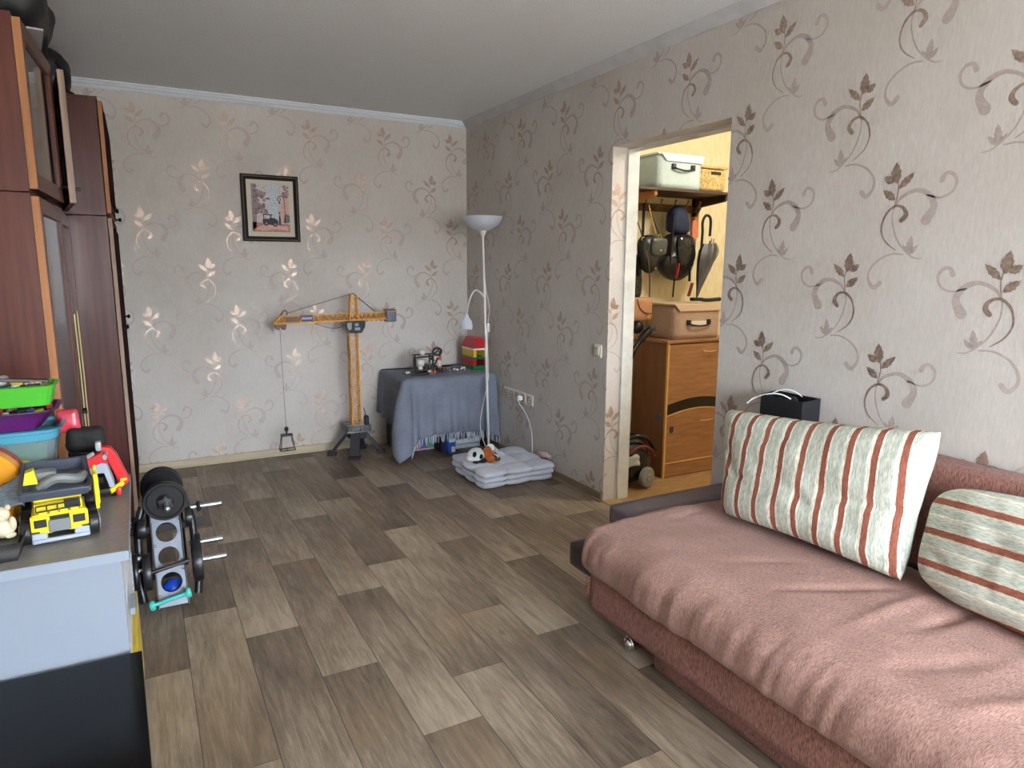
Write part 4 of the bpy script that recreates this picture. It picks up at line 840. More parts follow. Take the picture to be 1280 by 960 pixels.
mb = MB(); mb.bx(bxf, bxf+.02, by0+.004, ym-.004, .06, .28); mb.build('lower_door', M_mah2, t, bevel=.002); mb = MB(); mb.bx(bxf, bxf+.02, ym+.004, by1-.004, .06, .28); mb.build('lower_door', M_mah2, t, bevel=.002)
M_bag = M('bag_nylon_black', (26, 27, 28), rough=.55, var=.2, vs=14, bump=.3, bs=14)
def lump(c, size, r, seed, amp=.02, seg=(14, 14, 14), fr=5):
    mb = MB(); mb.rbox(c, size, r, seg, lambda p, d: p+d*amp*fbm(p.x*fr+seed, p.y*fr, p.z*fr)+d*amp*.4*fbm(p.x*fr*3, p.y*fr*3+seed, p.z*fr*3)); return mb
t = thing('duffel_bag', 'big black soft bag on top of the glass door bookcase under the ceiling', 'bag', (-.42, 3.35, 2.2))
lump((-.395, 3.33, 2.350), (.35, .60, .25), .10, 3).build('bag_body', M_bag, t, merge=1e-4, ang=180)
mb = MB(); mb.tube(spline([(-.30, 3.15, 2.40), (-.245, 3.30, 2.34), (-.250, 3.45, 2.23), (-.262, 3.52, 2.212), (-.29, 3.60, 2.212)], 8), .012, 8); mb.build('strap', M_blackm, t)
mb = MB(); mb.obx((-.262, 3.22, 2.212), (.05, .28, .006), Matrix.Rotation(.12, 3, 'Z')); tag(mb.build('paper_sheet', M('paper_grey', (176, 172, 172), rough=.8), None), 'folded grey paper edge sticking out under the big black bag', 'paper')
t = thing('backpack', 'rounded black backpack lying on top of the wardrobe', 'bag', (-.33, 4.33, 2.203))
lump((-.345, 4.33, 2.325), (.26, .34, .215), .095, 9, .014).build('bag_body', M_bag, t, merge=1e-4, ang=180)
mb = MB(); mb.tube(spline([(-.26, 4.17, 2.36), (-.215, 4.16, 2.30), (-.225, 4.165, 2.235), (-.20, 4.15, 2.212)], 8), .009, 8); mb.build('strap', M_blackm, t)

# ------------------------------------------------------------------ white chest with toys
t = thing('toy_chest', 'white chest of drawers with grey top carrying the heap of toys', 'chest', (-.37, 2.15, 0))
M_wh = M('white_laminate', (138, 146, 158), rough=.22, var=.015, vs=3); M_gt = M('grey_worktop', (134, 130, 125), rough=.35, var=.05, vs=60); M_gte = M('worktop_edge', (140, 150, 162), rough=.35)
cy0, cy1, cxr = 1.815, 2.475, -.083
mb = MB(); mb.bx(-.675, cxr, cy0, cy0+.018, 0, .695); mb.bx(-.675, cxr, cy1-.018, cy1, 0, .695); mb.bx(-.675, -.66, cy0, cy1, 0, .695); mb.bx(-.675, cxr, cy0+.018, cy1-.018, 0.02, .04); mb.build('carcass', M_wh, t, bevel=.0015)
mb = MB(); mb.bx(-.675, -.066, 1.802, 2.49, .695, .72, 0); mb.build('worktop', M_gt, t, bevel=.0015)
mb = MB(); mb.bx(-.675, -.0655, 1.8005, 1.802, .6955, .7195); mb.bx(-.066, -.0645, 1.8005, 2.49, .6955, .7195); mb.build('edge_strip', M_gte, t)
for i, (z0_, z1_, c) in enumerate(((.52, .685, (224, 228, 232)), (.34, .51, (220, 224, 226)), (.06, .33, (206, 182, 46)))):
    mb = MB(); mb.bx(-.60, cxr-.004+.012*(i == 2), cy0+.022, cy1-.022, z0_, z1_); d = mb.build('drawer', M('drawer_front_%d' % i, c, rough=.3), t, bevel=.003)
    mb = MB(); mb.bx(cxr+.0, cxr+.014, 2.0, 2.10, z1_-.05, z1_-.03); h = mb.build('handle', M('handle_green', (40, 150, 80), rough=.4) if i == 0 else M_wh, t, bevel=.003); h.parent = d; h.matrix_parent_inverse = Matrix.Identity(4)
TZ = .72
# black tray box with figurine
t = thing('black_box', 'shallow black cardboard box at the near edge of the grey top', 'box', (-.345, 1.93, TZ))
mb = MB(); x0, x1, y0, y1 = -.42, -.279, 1.845, 2.00
vs = [(x0, y0, TZ), (x1-.012, y0+.01, TZ), (x1-.012, y1, TZ), (x0, y1, TZ), (x0, y0-.008, TZ+.045), (x1, y0, TZ+.045), (x1, y1, TZ+.045), (x0, y1, TZ+.045)]
mb.add(vs, [(3, 2, 1, 0), (0, 1, 5, 4), (1, 2, 6, 5), (2, 3, 7, 6), (3, 0, 4, 7)])
mb.build('tray', M('black_card', (22, 21, 22), rough=.45), t, solid=.003)
mb = MB(); mb.bx(x0+.005, x1-.01, y0+.02, y1-.005, TZ+.006, TZ+.036); mb.build('tray_insert', M_black, t)
t = thing('figurine', 'small cream coloured figurine standing on the black box', 'figurine', (-.318, 1.93, .757))
M_cr = M('cream_plaster', (206, 196, 168), rough=.5, var=.05, vs=60)
mb = MB(); x, y, z = -.322, 1.925, .757
mb.ell((x, y, z+.022), (.024, .020, .024)); mb.ell((x-.002, y, z+.056), (.019, .017, .018)); mb.ell((x+.014, y-.008, z+.006), (.012, .014, .008)); mb.ell((x-.016, y-.008, z+.006), (.012, .014, .008)); mb.ell((x+.021, y-.006, z+.032), (.008, .008, .018)); mb.ell((x+.014, y, z+.072), (.006, .005, .007)); mb.ell((x-.016, y, z+.072), (.006, .005, .007)); mb.ell((x, y-.016, z+.052), (.008, .006, .006)); mb.build('body', M_cr, t)

# yellow dump truck
t = thing('toy_dump_truck', 'yellow toy dump truck with dark grey tipper on the white chest', 'toy truck', (-.21, 1.94, TZ), .10)
WORLD[0] = False
def m_(n_, c, r_=.4): return M(n_, c, rough=r_)
Y_ = m_('truck_yellow', (228, 206, 30), .35); G_ = m_('truck_slate', (72, 78, 92)); LG = m_('truck_light_grey', (160, 170, 184)); B_ = m_('truck_black', (26, 26, 28)); S_ = m_('truck_silver', (150, 152, 156), .3)
T0 = 0.0
mb = MB(); mb.bx(-.060, -.028, -.006, .26, .006, .030); mb.bx(.028, .060, -.006, .26, .006, .030); mb.bx(-.060, .060, -.012, .0, .006, .016); mb.bx(-.028, .028, .04, .26, .016, .030); mb.build('chassis', LG, t, bevel=.003)
mb = MB()
for sx in (-1, 1):
    mb.bx(sx*.034-.020+.006*sx, sx*.034+.020+.006*sx, -.004, .012, .034, .072); mb.bx(sx*.030-.014, sx*.030+.014, -.002, .012, .026, .036)
mb.bx(-.056, .056, .0, .07, .068, .076); mb.bx(-.05, .05, .008, .07, .076, .100)
for i in range(4): mb.bx(-.042+i*.022, -.024+i*.022, -.004, .012, .076, .084)
mb.bx(-.050, .050, .03, .09, .098, .112); mb.build('cab', Y_, t, bevel=.002)
mb = MB()
for sx in (-1, 1): mb.bx(sx*.040-.013, sx*.040+.013, -.0055, -.003, .044, .064)
mb.bx(.012, .046, .0065, .009, .080, .104); mb.bx(-.024, .024, .006, .04, .030, .066); mb.build('dark_windows', B_, t, bevel=.001)
mb = MB()
for i in range(5): mb.bar((-.046+i*.022, -.006, .083), (-.046+i*.022, -.006, .098), .003)
mb.bar((-.046, -.006, .098), (.044, -.006, .100), .003); mb.bar((-.046, -.006, .084), (.044, -.006, .086), .003); mb.build('railing', B_, t, smooth=False)
mb = MB(); mb.bx(-.024, .022, -.009, .002, .030, .060); mb.build('grille', m_('grille_grey', (120, 124, 126), .3), t, bevel=.002)
# tipper: an open scoop with a forward visor
mb = MB(); out = [(-.078, .0), (.070, -.004), (.078, .03), (.076, .25), (-.074, .25), (-.082, .03)]
n_ = len(out); inn = [(x*.86, y*.9+.012) for x, y in out]
zz0, zz1 = .112, .150
vs = [(x*.9, y, zz0) for x, y in out]+[(x, y-.012 if y < .01 else y, zz0+.022 if y < .05 else zz1) for x, y in out]+[(x, y, zz0+.022 if y < .05 else zz1) for x, y in inn]+[(x*.92, y, zz0+.008) for x, y in inn]
fs = [tuple(range(n_))[::-1]]
for L_ in range(3): fs += [(L_*n_+i, L_*n_+(i+1) % n_, (L_+1)*n_+(i+1) % n_, (L_+1)*n_+i) for i in range(n_)]
fs.append(tuple(range(3*n_, 4*n_))); mb.add(vs, fs); mb.build('tipper', G_, t, bevel=.003, ang=30)
mb = MB(); mb.tube(spline([(-.035, .05, .128), (.0, .04, .150), (.045, .05, .140), (.06, .09, .138)], 6), [.012]*19, 8); mb.rbox((-.02, .09, .150), (.05, .05, .03), .01, (4, 4, 4)); mb.build('scoop', m_('scoop_grey', (120, 122, 122)), t)
mb = MB(); mb.prism([(.0, .085), (.012, .125), (.020, .155), (.034, .165), (.030, .125), (.016, .07)], (.082, .10, 0), (0, -1, 0), (0, 0, 1), (.006, 0, 0)); mb.prism([(-.05, .03), (.05, .045), (.06, .085), (.03, .12), (-.03, .115), (-.055, .07)], (.079, .06, .035), (0, 1, 0), (0, 0, 1), (.008, 0, 0))
for i in range(5): mb.bar((.088, .02+i*.018, .075), (.088, .025+i*.018, .145), .003)
mb.prism([(0, 0), (.03, .0), (.024, .035), (.006, .03)], (-.066, .02, .148), (1, 0, 0), (0, 0, 1), (0, .03, 0)); mb.build('side_panel', Y_, t, smooth=False, bevel=.001)
for i, (yy) in enumerate((.02, .10, .20)):
    for sx in (-1, 1):
        mb = MB(); mb.cyl((sx*.060, yy, .030), (sx*.082, yy, .030), .030, 24); w_ = mb.build('wheel', B_, t, bevel=.003)
        mb = MB(); mb.lathe([(0, .003), (.008, .003), (.009, 0), (.017, 0), (.018, .002), (.020, 0)], (sx*.0825, yy, .030), (sx, 0, 0), 20); h = mb.build('hub', S_, t); h.parent = w_
WORLD[0] = True
# red and grey toy excavator behind
t = thing('toy_crane_truck', 'red and grey toy truck with folded red arm behind the dump truck', 'toy truck', (-.16, 2.33, TZ))
R_ = m_('toy_red', (206, 34, 40), .35)
mb = MB(); mb.bx(-.235, -.125, 2.24, 2.44, .738, .752); mb.bx(-.23, -.15, 2.30, 2.44, .752, .772); mb.build('chassis', B_, t, bevel=.003)
mb = MB(); mb.prism([(0, 0), (.10, .0), (.115, -.045), (.135, -.045), (.11, .035), (0, .022)], (-.245, 2.235, .800), (1, 0, 0), (0, 0, 1), (0, .05, 0)); mb.bx(-.235, -.222, 2.245, 2.26, .752, .80); mb.bx(-.21, -.195, 2.245, 2.26, .752, .79); mb.build('grey_body', LG, t, bevel=.003, smooth=False)
def armpoly(mb, pts, y, wd, th): 
    for a, b in zip(pts, pts[1:]): mb.bar((a[0], y, a[1]), (b[0], y, b[1]), th, wd, up=(0, 1, 0))
mb = MB()
P_ = [(-.255, .812), (-.235, .842), (-.155, .862), (-.13, .852), (-.128, .83), (-.15, .835), (-.25, .80)]
mb.prism([(a, b) for a, b in P_], (0, 2.22, 0), (1, 0, 0), (0, 0, 1), (0, .035, 0))
mb.prism([(-.150, .872), (-.118, .868), (-.098, .845), (-.058, .762), (-.072, .748), (-.095, .75), (-.135, .84), (-.152, .855)], (0, 2.265, 0), (1, 0, 0), (0, 0, 1), (0, .035, 0))
mb.build('red_arm', R_, t, bevel=.004, smooth=False)
mb = MB(); mb.cyl((-.135, 2.215, .852), (-.135, 2.305, .852), .008, 12); mb.tube([(-.24, 2.215, .838), (-.17, 2.215, .868)], .006, 8); mb.rbox((-.155, 2.24, .882), (.022, .03, .028), .006, (3, 3, 3)); mb.build('piston', S_, t)
mb = MB(); mb.tube([(-.13, 2.24, .742), (-.085, 2.27, .755), (-.070, 2.30, .770)], .009, 8); mb.bx(-.092, -.068, 2.26, 2.30, .765, .772); mb.build('yellow_hook', Y_, t)
for yy in (2.27, 2.36, 2.42):
    for x in (-.235, -.128): mb = MB(); mb.cyl((x, yy, .742), (x+.020, yy, .742), .022, 20); mb.build('wheel', B_, t, bevel=.003)
mb = MB(); mb.rbox((-.10, 2.255, .738), (.02, .025, .026), .005, (3, 3, 3)); mb.build('red_light', R_, t)
mb = lump((-.172, 2.44, .868), (.10, .07, .075), .02, 4, .01); tag(mb.build('black_case', M_blackm, None, merge=1e-4, ang=180), 'black ribbed case lying behind the red toy arm', 'case')
mb = MB(); mb.bx(-.222, -.125, 2.41, 2.475, TZ, .828); tag(mb.build('black_carton', M_black, None, bevel=.003), 'plain black carton under the ribbed case at the back of the chest', 'box')
bpy.data.objects['toy_crane_truck'].scale = (.72, 1, 1); bpy.data.objects['toy_crane_truck'].location.x = -.135
# plastic containers
M_clr = M('clear_plastic', (196, 222, 226), rough=.12, trans=.75); M_blu = M('lid_cyan', (96, 186, 214), rough=.25, trans=.3); M_pur = M('purple_plastic', (104, 34, 112), rough=.3); M_grn = M('green_plastic', (82, 186, 56), rough=.35); M_lime = M('lime_plastic', (140, 206, 70), rough=.4)
def tub(name, mat, parent, c, w0, d0, w1, d1, z0, z1, th=.003, r=.2, wave=0, rimw=.006):
    """open tapered tub"""
    def ring(w_, d_, z, off):
        out = []
        for i in range(64):
            a = 2*PI*i/64; e_ = .38; cx1, sy1 = math.cos(a), math.sin(a)
            x = math.copysign(abs(cx1)**e_, cx1)*(w_/2+off); y = math.copysign(abs(sy1)**e_, sy1)*(d_/2+off)
            if wave: k = 1+wave*(abs(math.sin(a*10))-.5); x *= k; y *= k
            out.append((c[0]+x, c[1]+y, z))
        return out
    R = [ring(w0, d0, z0, 0), ring(w1, d1, z1-.002, 0), ring(w1, d1, z1, rimw), ring(w1, d1, z1+.002, -th), ring(w0, d0, z0+.004, -th)]
    vs = sum(R, []); n_ = 64; fs = [tuple(range(n_))[::-1]]
    for L_ in range(4): fs += [(L_*n_+i, L_*n_+(i+1) % n_, (L_+1)*n_+(i+1) % n_, (L_+1)*n_+i) for i in range(n_)]
    fs.append(tuple(range(4*n_, 5*n_))); mb = MB(); mb.add(vs, fs); return mb.build(name, mat, parent, ang=50)
t = thing('storage_tub', 'large clear plastic tub with cyan rim and green things inside, under purple basin', 'tub', (-.42, 2.36, TZ))
tub('clear_tub', M_clr, t, (-.43, 2.37, 0), .33, .18, .40, .20, TZ+.001, .925)
mb = MB(); mb.rbox((-.40, 2.37, .835), (.26, .13, .08), .02, (5, 5, 5)); mb.build('green_contents', M_lime, t, merge=1e-4, ang=180)
mb = MB(); mb.rbox((-.43, 2.37, .765), (.25, .13, .055), .02, (5, 5, 5)); mb.build('yellow_contents', m_('block_yellow', (226, 196, 40)), t, merge=1e-4, ang=180)
tub('cyan_rim', M_blu, t, (-.43, 2.37, 0), .395, .20, .41, .205, .905, .935, rimw=.008)
t = thing('purple_basin', 'purple plastic basin heaped with small toys beneath the green basket', 'basin', (-.40, 2.36, .937))
tub('basin', M_pur, t, (-.42, 2.36, 0), .30, .16, .38, .22, .938, .99, rimw=.008)
rnd = random.Random(11)
cols = [m_('bit_%d' % i, c) for i, c in enumerate([(40, 90, 190), (206, 50, 50), (226, 200, 50), (30, 34, 40), (216, 216, 216), (70, 170, 200), (200, 160, 120), (60, 60, 66)])]
for i in range(44):
    x, y = -.42+rnd.uniform(-.16, .165), 2.35+rnd.uniform(-.075, .075); s_ = rnd.uniform(.008, .018); mb = MB()
    mb.obx((x, y, .985+rnd.uniform(-.012, .012)), (s_*rnd.uniform(1, 4), s_*1.2, s_), Matrix.Rotation(rnd.uniform(0, 3), 3, 'Z') @ Matrix.Rotation(rnd.uniform(-.4, .4), 3, 'X')); mb.build('toy_piece', rnd.choice(cols), t, bevel=.0015)
t = thing('green_basket', 'bright green ribbed plastic basket with pens and bits, topmost on the toy heap', 'basket', (-.33, 2.36, 1.0))
tub('basket', M_grn, t, (-.335, 2.355, 0), .185, .11, .215, .14, 1.0, 1.058, wave=.03, rimw=.006)
for i in range(26):
    x, y = -.335+rnd.uniform(-.085, .085), 2.355+rnd.uniform(-.05, .05); s_ = rnd.uniform(.008, .016); mb = MB()
    mb.obx((x, y, 1.052+rnd.uniform(-.012, .010)), (s_*rnd.uniform(1.5, 4), s_*1.1, s_*.8), Matrix.Rotation(rnd.uniform(0, 3), 3, 'Z') @ Matrix.Rotation(rnd.uniform(-.4, .4), 3, 'X')); mb.build('toy_piece', rnd.choice(cols+[cols[3], cols[4]]), t, bevel=.0015)
mb = MB(); mb.bar((-.37, 2.33, 1.078), (-.245, 2.36, 1.062), .018, .010); mb.build('black_stick', M_black, t, bevel=.002)
mb = lump((-.375, 2.36, 1.072), (.07, .06, .022), .009, 2, .008, (6, 6, 6)); mb.build('grey_wad', M('wad_grey', (176, 172, 170), rough=.8), t, merge=1e-4, ang=180)
# orange drum, yellow block, clear bin, grey packet, red packet
t = thing('toy_drum', 'big round orange yellow plastic toy case at the left picture edge', 'toy case', (-.40, 2.17, TZ))
mb = MB(); mb.lathe([(0, 0), (.095, 0), (.102, .008), (.102, .05), (.095, .058), (0, .058)], (-.405, 2.13, .823), (0, 1, 0), 48); mb.build('drum_body', m_('orange_plastic', (232, 158, 26), .35), t)
mb = MB(); mb.lathe([(.098, 0), (.104, 0), (.104, .012), (.098, .012)], (-.402, 2.185, .826), (0, 1, 0), 48); mb.build('red_rim', m_('rim_maroon', (120, 30, 24)), t)
mb = MB(); mb.bx(-.45, -.34, 2.12, 2.19, TZ, .735); mb.build('foot', m_('orange_plastic', (232, 158, 26)), t, bevel=.003)
t = thing('toy_block_tower', 'stack of yellow studded toy bricks between orange case and dump truck', 'toy bricks', (-.30, 2.24, TZ))
yb_ = m_('block_yellow', (226, 196, 40), .3)
mb = MB(); mb.bx(-.345, -.278, 2.21, 2.27, TZ, .805); mb.build('brick', yb_, t, bevel=.002)
mb = MB(); mb.bx(-.345, -.293, 2.215, 2.265, .806, .838)
for dx in (-.335, -.309):
    for dy in (2.228, 2.252): mb.cyl((dx+.004, dy, .838), (dx+.004, dy, .846), .009, 14)
mb.build('brick', yb_, t, bevel=.002)
mb = MB(); mb.ell((-.315, 2.24, .852), (.022, .02, .010)); mb.ell((-.325, 2.235, .860), (.010, .010, .008)); mb.build('top_piece', yb_, t)
t = thing('clear_bin', 'small clear bin with pale blue bits behind the dump truck', 'bin', (-.225, 2.31, TZ))
tub('bin', M_clr, t, (-.236, 2.236, 0), .045, .04, .062, .052, TZ+.002, .815)
mb = lump((-.236, 2.236, .757), (.036, .032, .062), .01, 6, .006, (6, 6, 6)); mb.build('blue_bits', M('bits_blue', (120, 176, 204), rough=.5, col2=(60, 110, 150), vs=60), t, merge=1e-4, ang=180)
mb = MB(); g_ = mb.grid(lambda u, v: Vector((-.425+.135*u, 2.03+.07*v, .79+.055*v+.010*math.sin(u*9)+.006*fbm(u*6, v*6))), 24, 12); tag(mb.build('plastic_packet', M('packet_clear', (150, 168, 182), rough=.15, trans=.35, col2=(110, 124, 138), vs=60, st=(.3, 3, 3)), None, solid=.002), 'crumpled transparent grey plastic packet lying above the figurine', 'packet')
mb = lump((-.385, 2.06, .757), (.13, .05, .070), .015, 7, .006, (6, 6, 6)); tag(mb.build('orange_block', m_('orange_deep', (214, 140, 30)), None, merge=1e-4, ang=180), 'orange toy block supporting the grey plastic packet', 'toy')
mb = lump((-.215, 2.45, .925), (.055, .04, .068), .01, 8, .008, (6, 6, 6)); tag(mb.build('red_packet', M('packet_red', (190, 34, 54), rough=.25, col2=(216, 90, 104), vs=30), None, merge=1e-4, ang=180), 'crinkled glossy red packet standing right of the clear tub', 'packet')

# ------------------------------------------------------------------ black table in the foreground
t = thing('black_table', 'black laminate low table at the near left corner of the view', 'table', (-.45, 1.4, 0), 0)
M_bt = M('black_laminate', (8, 8, 9), rough=.2, var=.1, vs=40, spec=.22)
mb = MB(); vs = []
pt = [(-.64, .98), (-.034, .98), (-.057, 1.793), (-.66, 1.797)]
mb.prism(pt, (0, 0, .44), (1, 0, 0), (0, 1, 0), (0, 0, .02)); mb.build('tabletop', M_bt, t, bevel=.0015)
for (x, y) in ((-.09, 1.75), (-.075, 1.03), (-.61, 1.75), (-.60, 1.03)): mb = MB(); mb.bx(x-.02, x+.02, y-.02, y+.02, 0, .44); mb.build('leg', M_bt, t, bevel=.002)

# ------------------------------------------------------------------ dumbbell rack
t = thing('weight_rack', 'black and grey bench frame with chrome bars and weight discs beside the chest', 'weight rack', (.03, 3.0, 0))
M_iron = M('iron_black', (28, 28, 31), rough=.35, var=.15, vs=30); M_gry = M('rack_grey', (128, 136, 152), rough=.35); M_chr = M('threaded_chrome', (188, 192, 198), rough=.25, metal=.9)
# sloping plate with round holes
A_, B2 = Vector((.036, 2.955, .015)), Vector((.030, 3.10, .37)); axn = (B2-A_); L_ = axn.length; axn.normalize(); sx_ = Vector((1, 0, 0)); nr = sx_.cross(axn)
hw = .052
def holed(mb, L_, hw, holes, r, o, a, b):
    """strip of square cells, each with a round hole where listed"""
    zs = [0]+[v for h in holes for v in (h-hw*.9, h+hw*.9)]+[L_]
    for i in range(0, len(zs)-1):
        z0_, z1_ = zs[i], zs[i+1]
        if z1_-z0_ < 1e-4: continue
        if i % 2 == 0: mb.add([o+a*(-hw)+b*z0_, o+a*hw+b*z0_, o+a*hw+b*z1_, o+a*(-hw)+b*z1_], [(0, 1, 2, 3)])
        else:
            cz = (z0_+z1_)/2; hh = (z1_-z0_)/2; n_ = 32; vi, vo = [], []
            for k in range(n_):
                t_ = 2*PI*(k+.5)/n_; c, s_ = math.cos(t_), math.sin(t_); m2 = max(abs(c)/hw, abs(s_)/hh); vo.append(o+a*(c/m2)+b*(cz+s_/m2)); vi.append(o+a*(c*r)+b*(cz+s_*r))
            mb.add(vo+vi, [(k, (k+1) % n_, n_+(k+1) % n_, n_+k) for k in range(n_)])
mb = MB(); holed(mb, L_, hw, [.095, .200, .300], .040, A_, sx_, axn)
mb.build('holed_plate', M_gry, t, solid=.004, smooth=False)
mb = MB()
for s_ in (-1, 1): mb.bar(A_+sx_*s_*(hw+.004)-nr*(-.0)-nr*.0+Vector((0, .015, -.012)), B2+sx_*s_*(hw+.004)+Vector((0, .015, 0)), .006, .035)
mb.bar((.03-.065, 3.30, .012), (.03+.065, 3.30, .012), .03); mb.bar((-.03, 3.11, .38), (-.045, 3.38, .012), .018); mb.bar((.09, 3.11, .38), (.105, 3.38, .012), .018); mb.bar((-.12, 3.12, .30), (.18, 3.12, .30), .03)
mb.bar((.03-.05, 3.10, .372), (.03+.05, 3.10, .372), .03, .02)
mb.build('side_rails', M_iron, t, bevel=.002, smooth=False)
mb = MB()
for s_ in (-1, 1):
    x = .03+s_*.10; mb.tube(spline([(x-s_*.02, 3.12, .40), (x, 3.10, .33), (x+s_*.005, 3.06, .22), (x+s_*.008, 3.02, .10), (x, 3.0, .03)], 5), .016, 10)
mb.build('black_uprights', M_iron, t)
def disc(name, c, ax, r, th, par):
    ax = Vector(ax).normalized(); mb = MB()
    mb.lathe([(.014, -th/2), (.030, -th/2), (.034, -th*.32), (r*.80, -th*.32), (r*.86, -th/2), (r*.97, -th/2), (r, -th*.3), (r, th*.3), (r*.97, th/2), (r*.86, th/2), (r*.80, th*.32), (.034, th*.32), (.030, th/2), (.014, th/2), (.014, -th/2)], c, ax, 44)
    return mb.build(name, M_iron, par)
# bars pointing out of the frame and disc pairs loaded on them
for i, (z_, y_, xr_) in enumerate(((.375, 3.10, .253), (.222, 3.08, .245), (.180, 2.985, .248))):
    mb = MB(); n_ = 40; pts = []; rs = []
    xa = .03+(.085 if i else .09)
    for k in range(n_*2+1): pts.append((xa+(xr_-xa)*k/(n_*2), y_, z_)); rs.append(.0125 if k % 2 else .0112)
    mb.tube(pts, rs, 12); mb.build('chrome_bar', M_chr, t, ang=80)
for i, (z_, y_, xl_) in enumerate(((.345, 3.10, -.115), (.225, 3.0, -.125), (.178, 2.985, -.16))):
    mb = MB(); pts = [(xl_+(-.06-xl_)*k/40, y_, z_) for k in range(41)]; mb.tube(pts, [.0125 if k % 2 else .0112 for k in range(41)], 12); mb.build('chrome_bar', M_chr, t, ang=80)
mb = MB(); mb.cyl((-.06, 2.965, .165), (.105, 2.965, .195), .008, 12); mb.build('cross_bar', M('gunmetal', (92, 88, 90), rough=.3, metal=.8), t)
for (c, r, th) in (((.135, 2.985, .178), .085, .036), ((-.050, 2.975, .172), .075, .03), ((-.09, 2.99, .172), .075, .02)): disc('weight_disc', c, (1, 0, 0), r, th, t)
for (c, r, th) in (((.118, 3.07, .345), .042, .024), ((-.058, 3.06, .325), .040, .03), ((.145, 3.06, .22), .05, .02)): disc('weight_disc', c, (1, 0, 0), r, th, t)
mb = MB(); mb.rbox((.142, 2.955, .205), (.03, .02, .034), .003, (3, 3, 3)); mb.cyl((.142, 2.944, .205), (.142, 2.935, .205), .009, 16); mb.build('grey_clamp', M_gry, t)
mb = MB(); mb.lathe([(.0, 0), (.02, 0), (.026, .008), (.02, .016), (0, .016)], (.152, 3.10, .375), (1, 0, 0), 10); mb.build('star_collar', M_iron, t); mb = MB(); mb.lathe([(.0, 0), (.02, 0), (.026, .008), (.02, .016), (0, .016)], (-.092, 3.10, .345), (1, 0, 0), 10); mb.build('star_collar', M_iron, t)
t = thing('dumbbell', 'black dumbbell with two large discs resting on top of the rack', 'dumbbell', (.035, 3.12, .42))
disc('weight_disc', (.036, 3.075, .427), (0, 1, .06), .084, .026, t)
disc('weight_disc', (.030, 3.24, .435), (0, 1, .06), .084, .026, t); disc('weight_disc', (.030, 3.275, .437), (0, 1, .06), .084, .026, t)
mb = MB(); pts = [(.040-.0015*k/4, 2.975+.006*k, .418+.00045*k) for k in range(52)]; mb.tube(pts, [.0135 if k % 2 else .012 for k in range(52)], 12); mb.build('bar', M_chr, t, ang=80)
mb = MB(); N = 6; vs = []
for k in range(12): a = 2*PI*k/12; r = .034 if k % 2 else .024; vs.append((r*math.cos(a), r*math.sin(a)))
mb.prism(vs, (.036, 3.055, .424), (1, 0, 0), (0, 0, 1), (0, -.018, 0)); mb.build('star_collar', M_iron, t, bevel=.002, smooth=False)
M_bb = M('ball_blue', (28, 72, 190), rough=.3)
mb = MB(); mb.ell((.04, 3.06, .045), (.044, .044, .044), 28); tag(mb.build('blue_ball', M_bb, None), 'blue ball seen through the lowest round hole of the rack plate', 'ball')
mb = MB(); mb.ell((-.115, 3.06, .048), (.047, .047, .047), 28); tag(mb.build('blue_ball', M_bb, None), 'blue ball on the floor between white chest and weight rack', 'ball')
t = thing('small_dumbbell', 'small turquoise dumbbell leaning across the foot of the rack', 'dumbbell', (.03, 2.92, .04))
M_tq = M('turquoise_vinyl', (70, 196, 184), rough=.35)
a, b = Vector((-.035, 2.915, .052)), Vector((.085, 2.915, .075)); d = (b-a).normalized()
mb = MB(); mb.cyl(a, b, .0085, 16); mb.build('handle', M_tq, t)
for q, s_ in ((a, -1), (b, 1)): mb = MB(); mb.lathe([(0, 0), (.018, 0), (.021, .005), (.021, .014), (.016, .02), (0, .02)], q-d*s_*.004, d*s_, 12); mb.build('dumbbell_head', M_tq, t)

# ------------------------------------------------------------------ hall furniture
t = thing('shoe_cabinet', 'orange brown wooden shoe cabinet with two flaps in the hall', 'cabinet', (3.24, 3.56, 0))
M_ald = M('alder_veneer', (170, 122, 80), rough=.4, col2=(142, 98, 62), vs=3, st=(2, 2, 14)); M_aldd = M('alder_side', (132, 82, 52), rough=.4, col2=(112, 66, 40), vs=3, st=(14, 14, 1)); M_line = M('light_veneer_line', (222, 176, 100), rough=.4)
sx0, sx1, sy0, sy1 = 2.99, 3.56, 3.395, 3.72
mb = MB(); mb.bx(sx0, sx1, sy0, sy1, 0, .905); mb.build('cabinet_body', M_aldd, t, bevel=.002)
mb = MB(); mb.bx(sx0-.012, sx1+.012, sy0-.02, sy1, .905, .925); mb.build('top_board', M_ald, t, bevel=.003)
def arc(z0_, am, n_=16): return [(sx0+.012+(sx1-sx0-.024)*k/n_, z0_+am*math.sin(PI*k/n_)) for k in range(n_+1)]
up = arc(.500, .035); lo_ = arc(.425, .035)
mb = MB(); mb.prism([(sx0+.012, .895), *[p for p in up], (sx1-.012, .895)][::1], (0, sy0-.016, 0), (1, 0, 0), (0, 0, 1), (0, .016, 0)); d1 = mb.build('flap_door', M_ald, t, smooth=False)
mb = MB(); mb.prism([(sx0+.012, .105), *lo_, (sx1-.012, .105)], (0, sy0-.016, 0), (1, 0, 0), (0, 0, 1), (0, .016, 0)); d2 = mb.build('flap_door', M_ald, t, smooth=False)
mb = MB(); mb.prism([*up[::-1], *lo_], (0, sy0-.012, 0), (1, 0, 0), (0, 0, 1), (0, .012, 0)); mb.build('dark_band', M('band_black', (30, 22, 18), rough=.2), t, smooth=False)
mb = MB()
for A in (lo_,): 
    for p, q in zip(A, A[1:]): mb.bar((p[0], sy0-.017, p[1]), (q[0], sy0-.017, q[1]), .006)
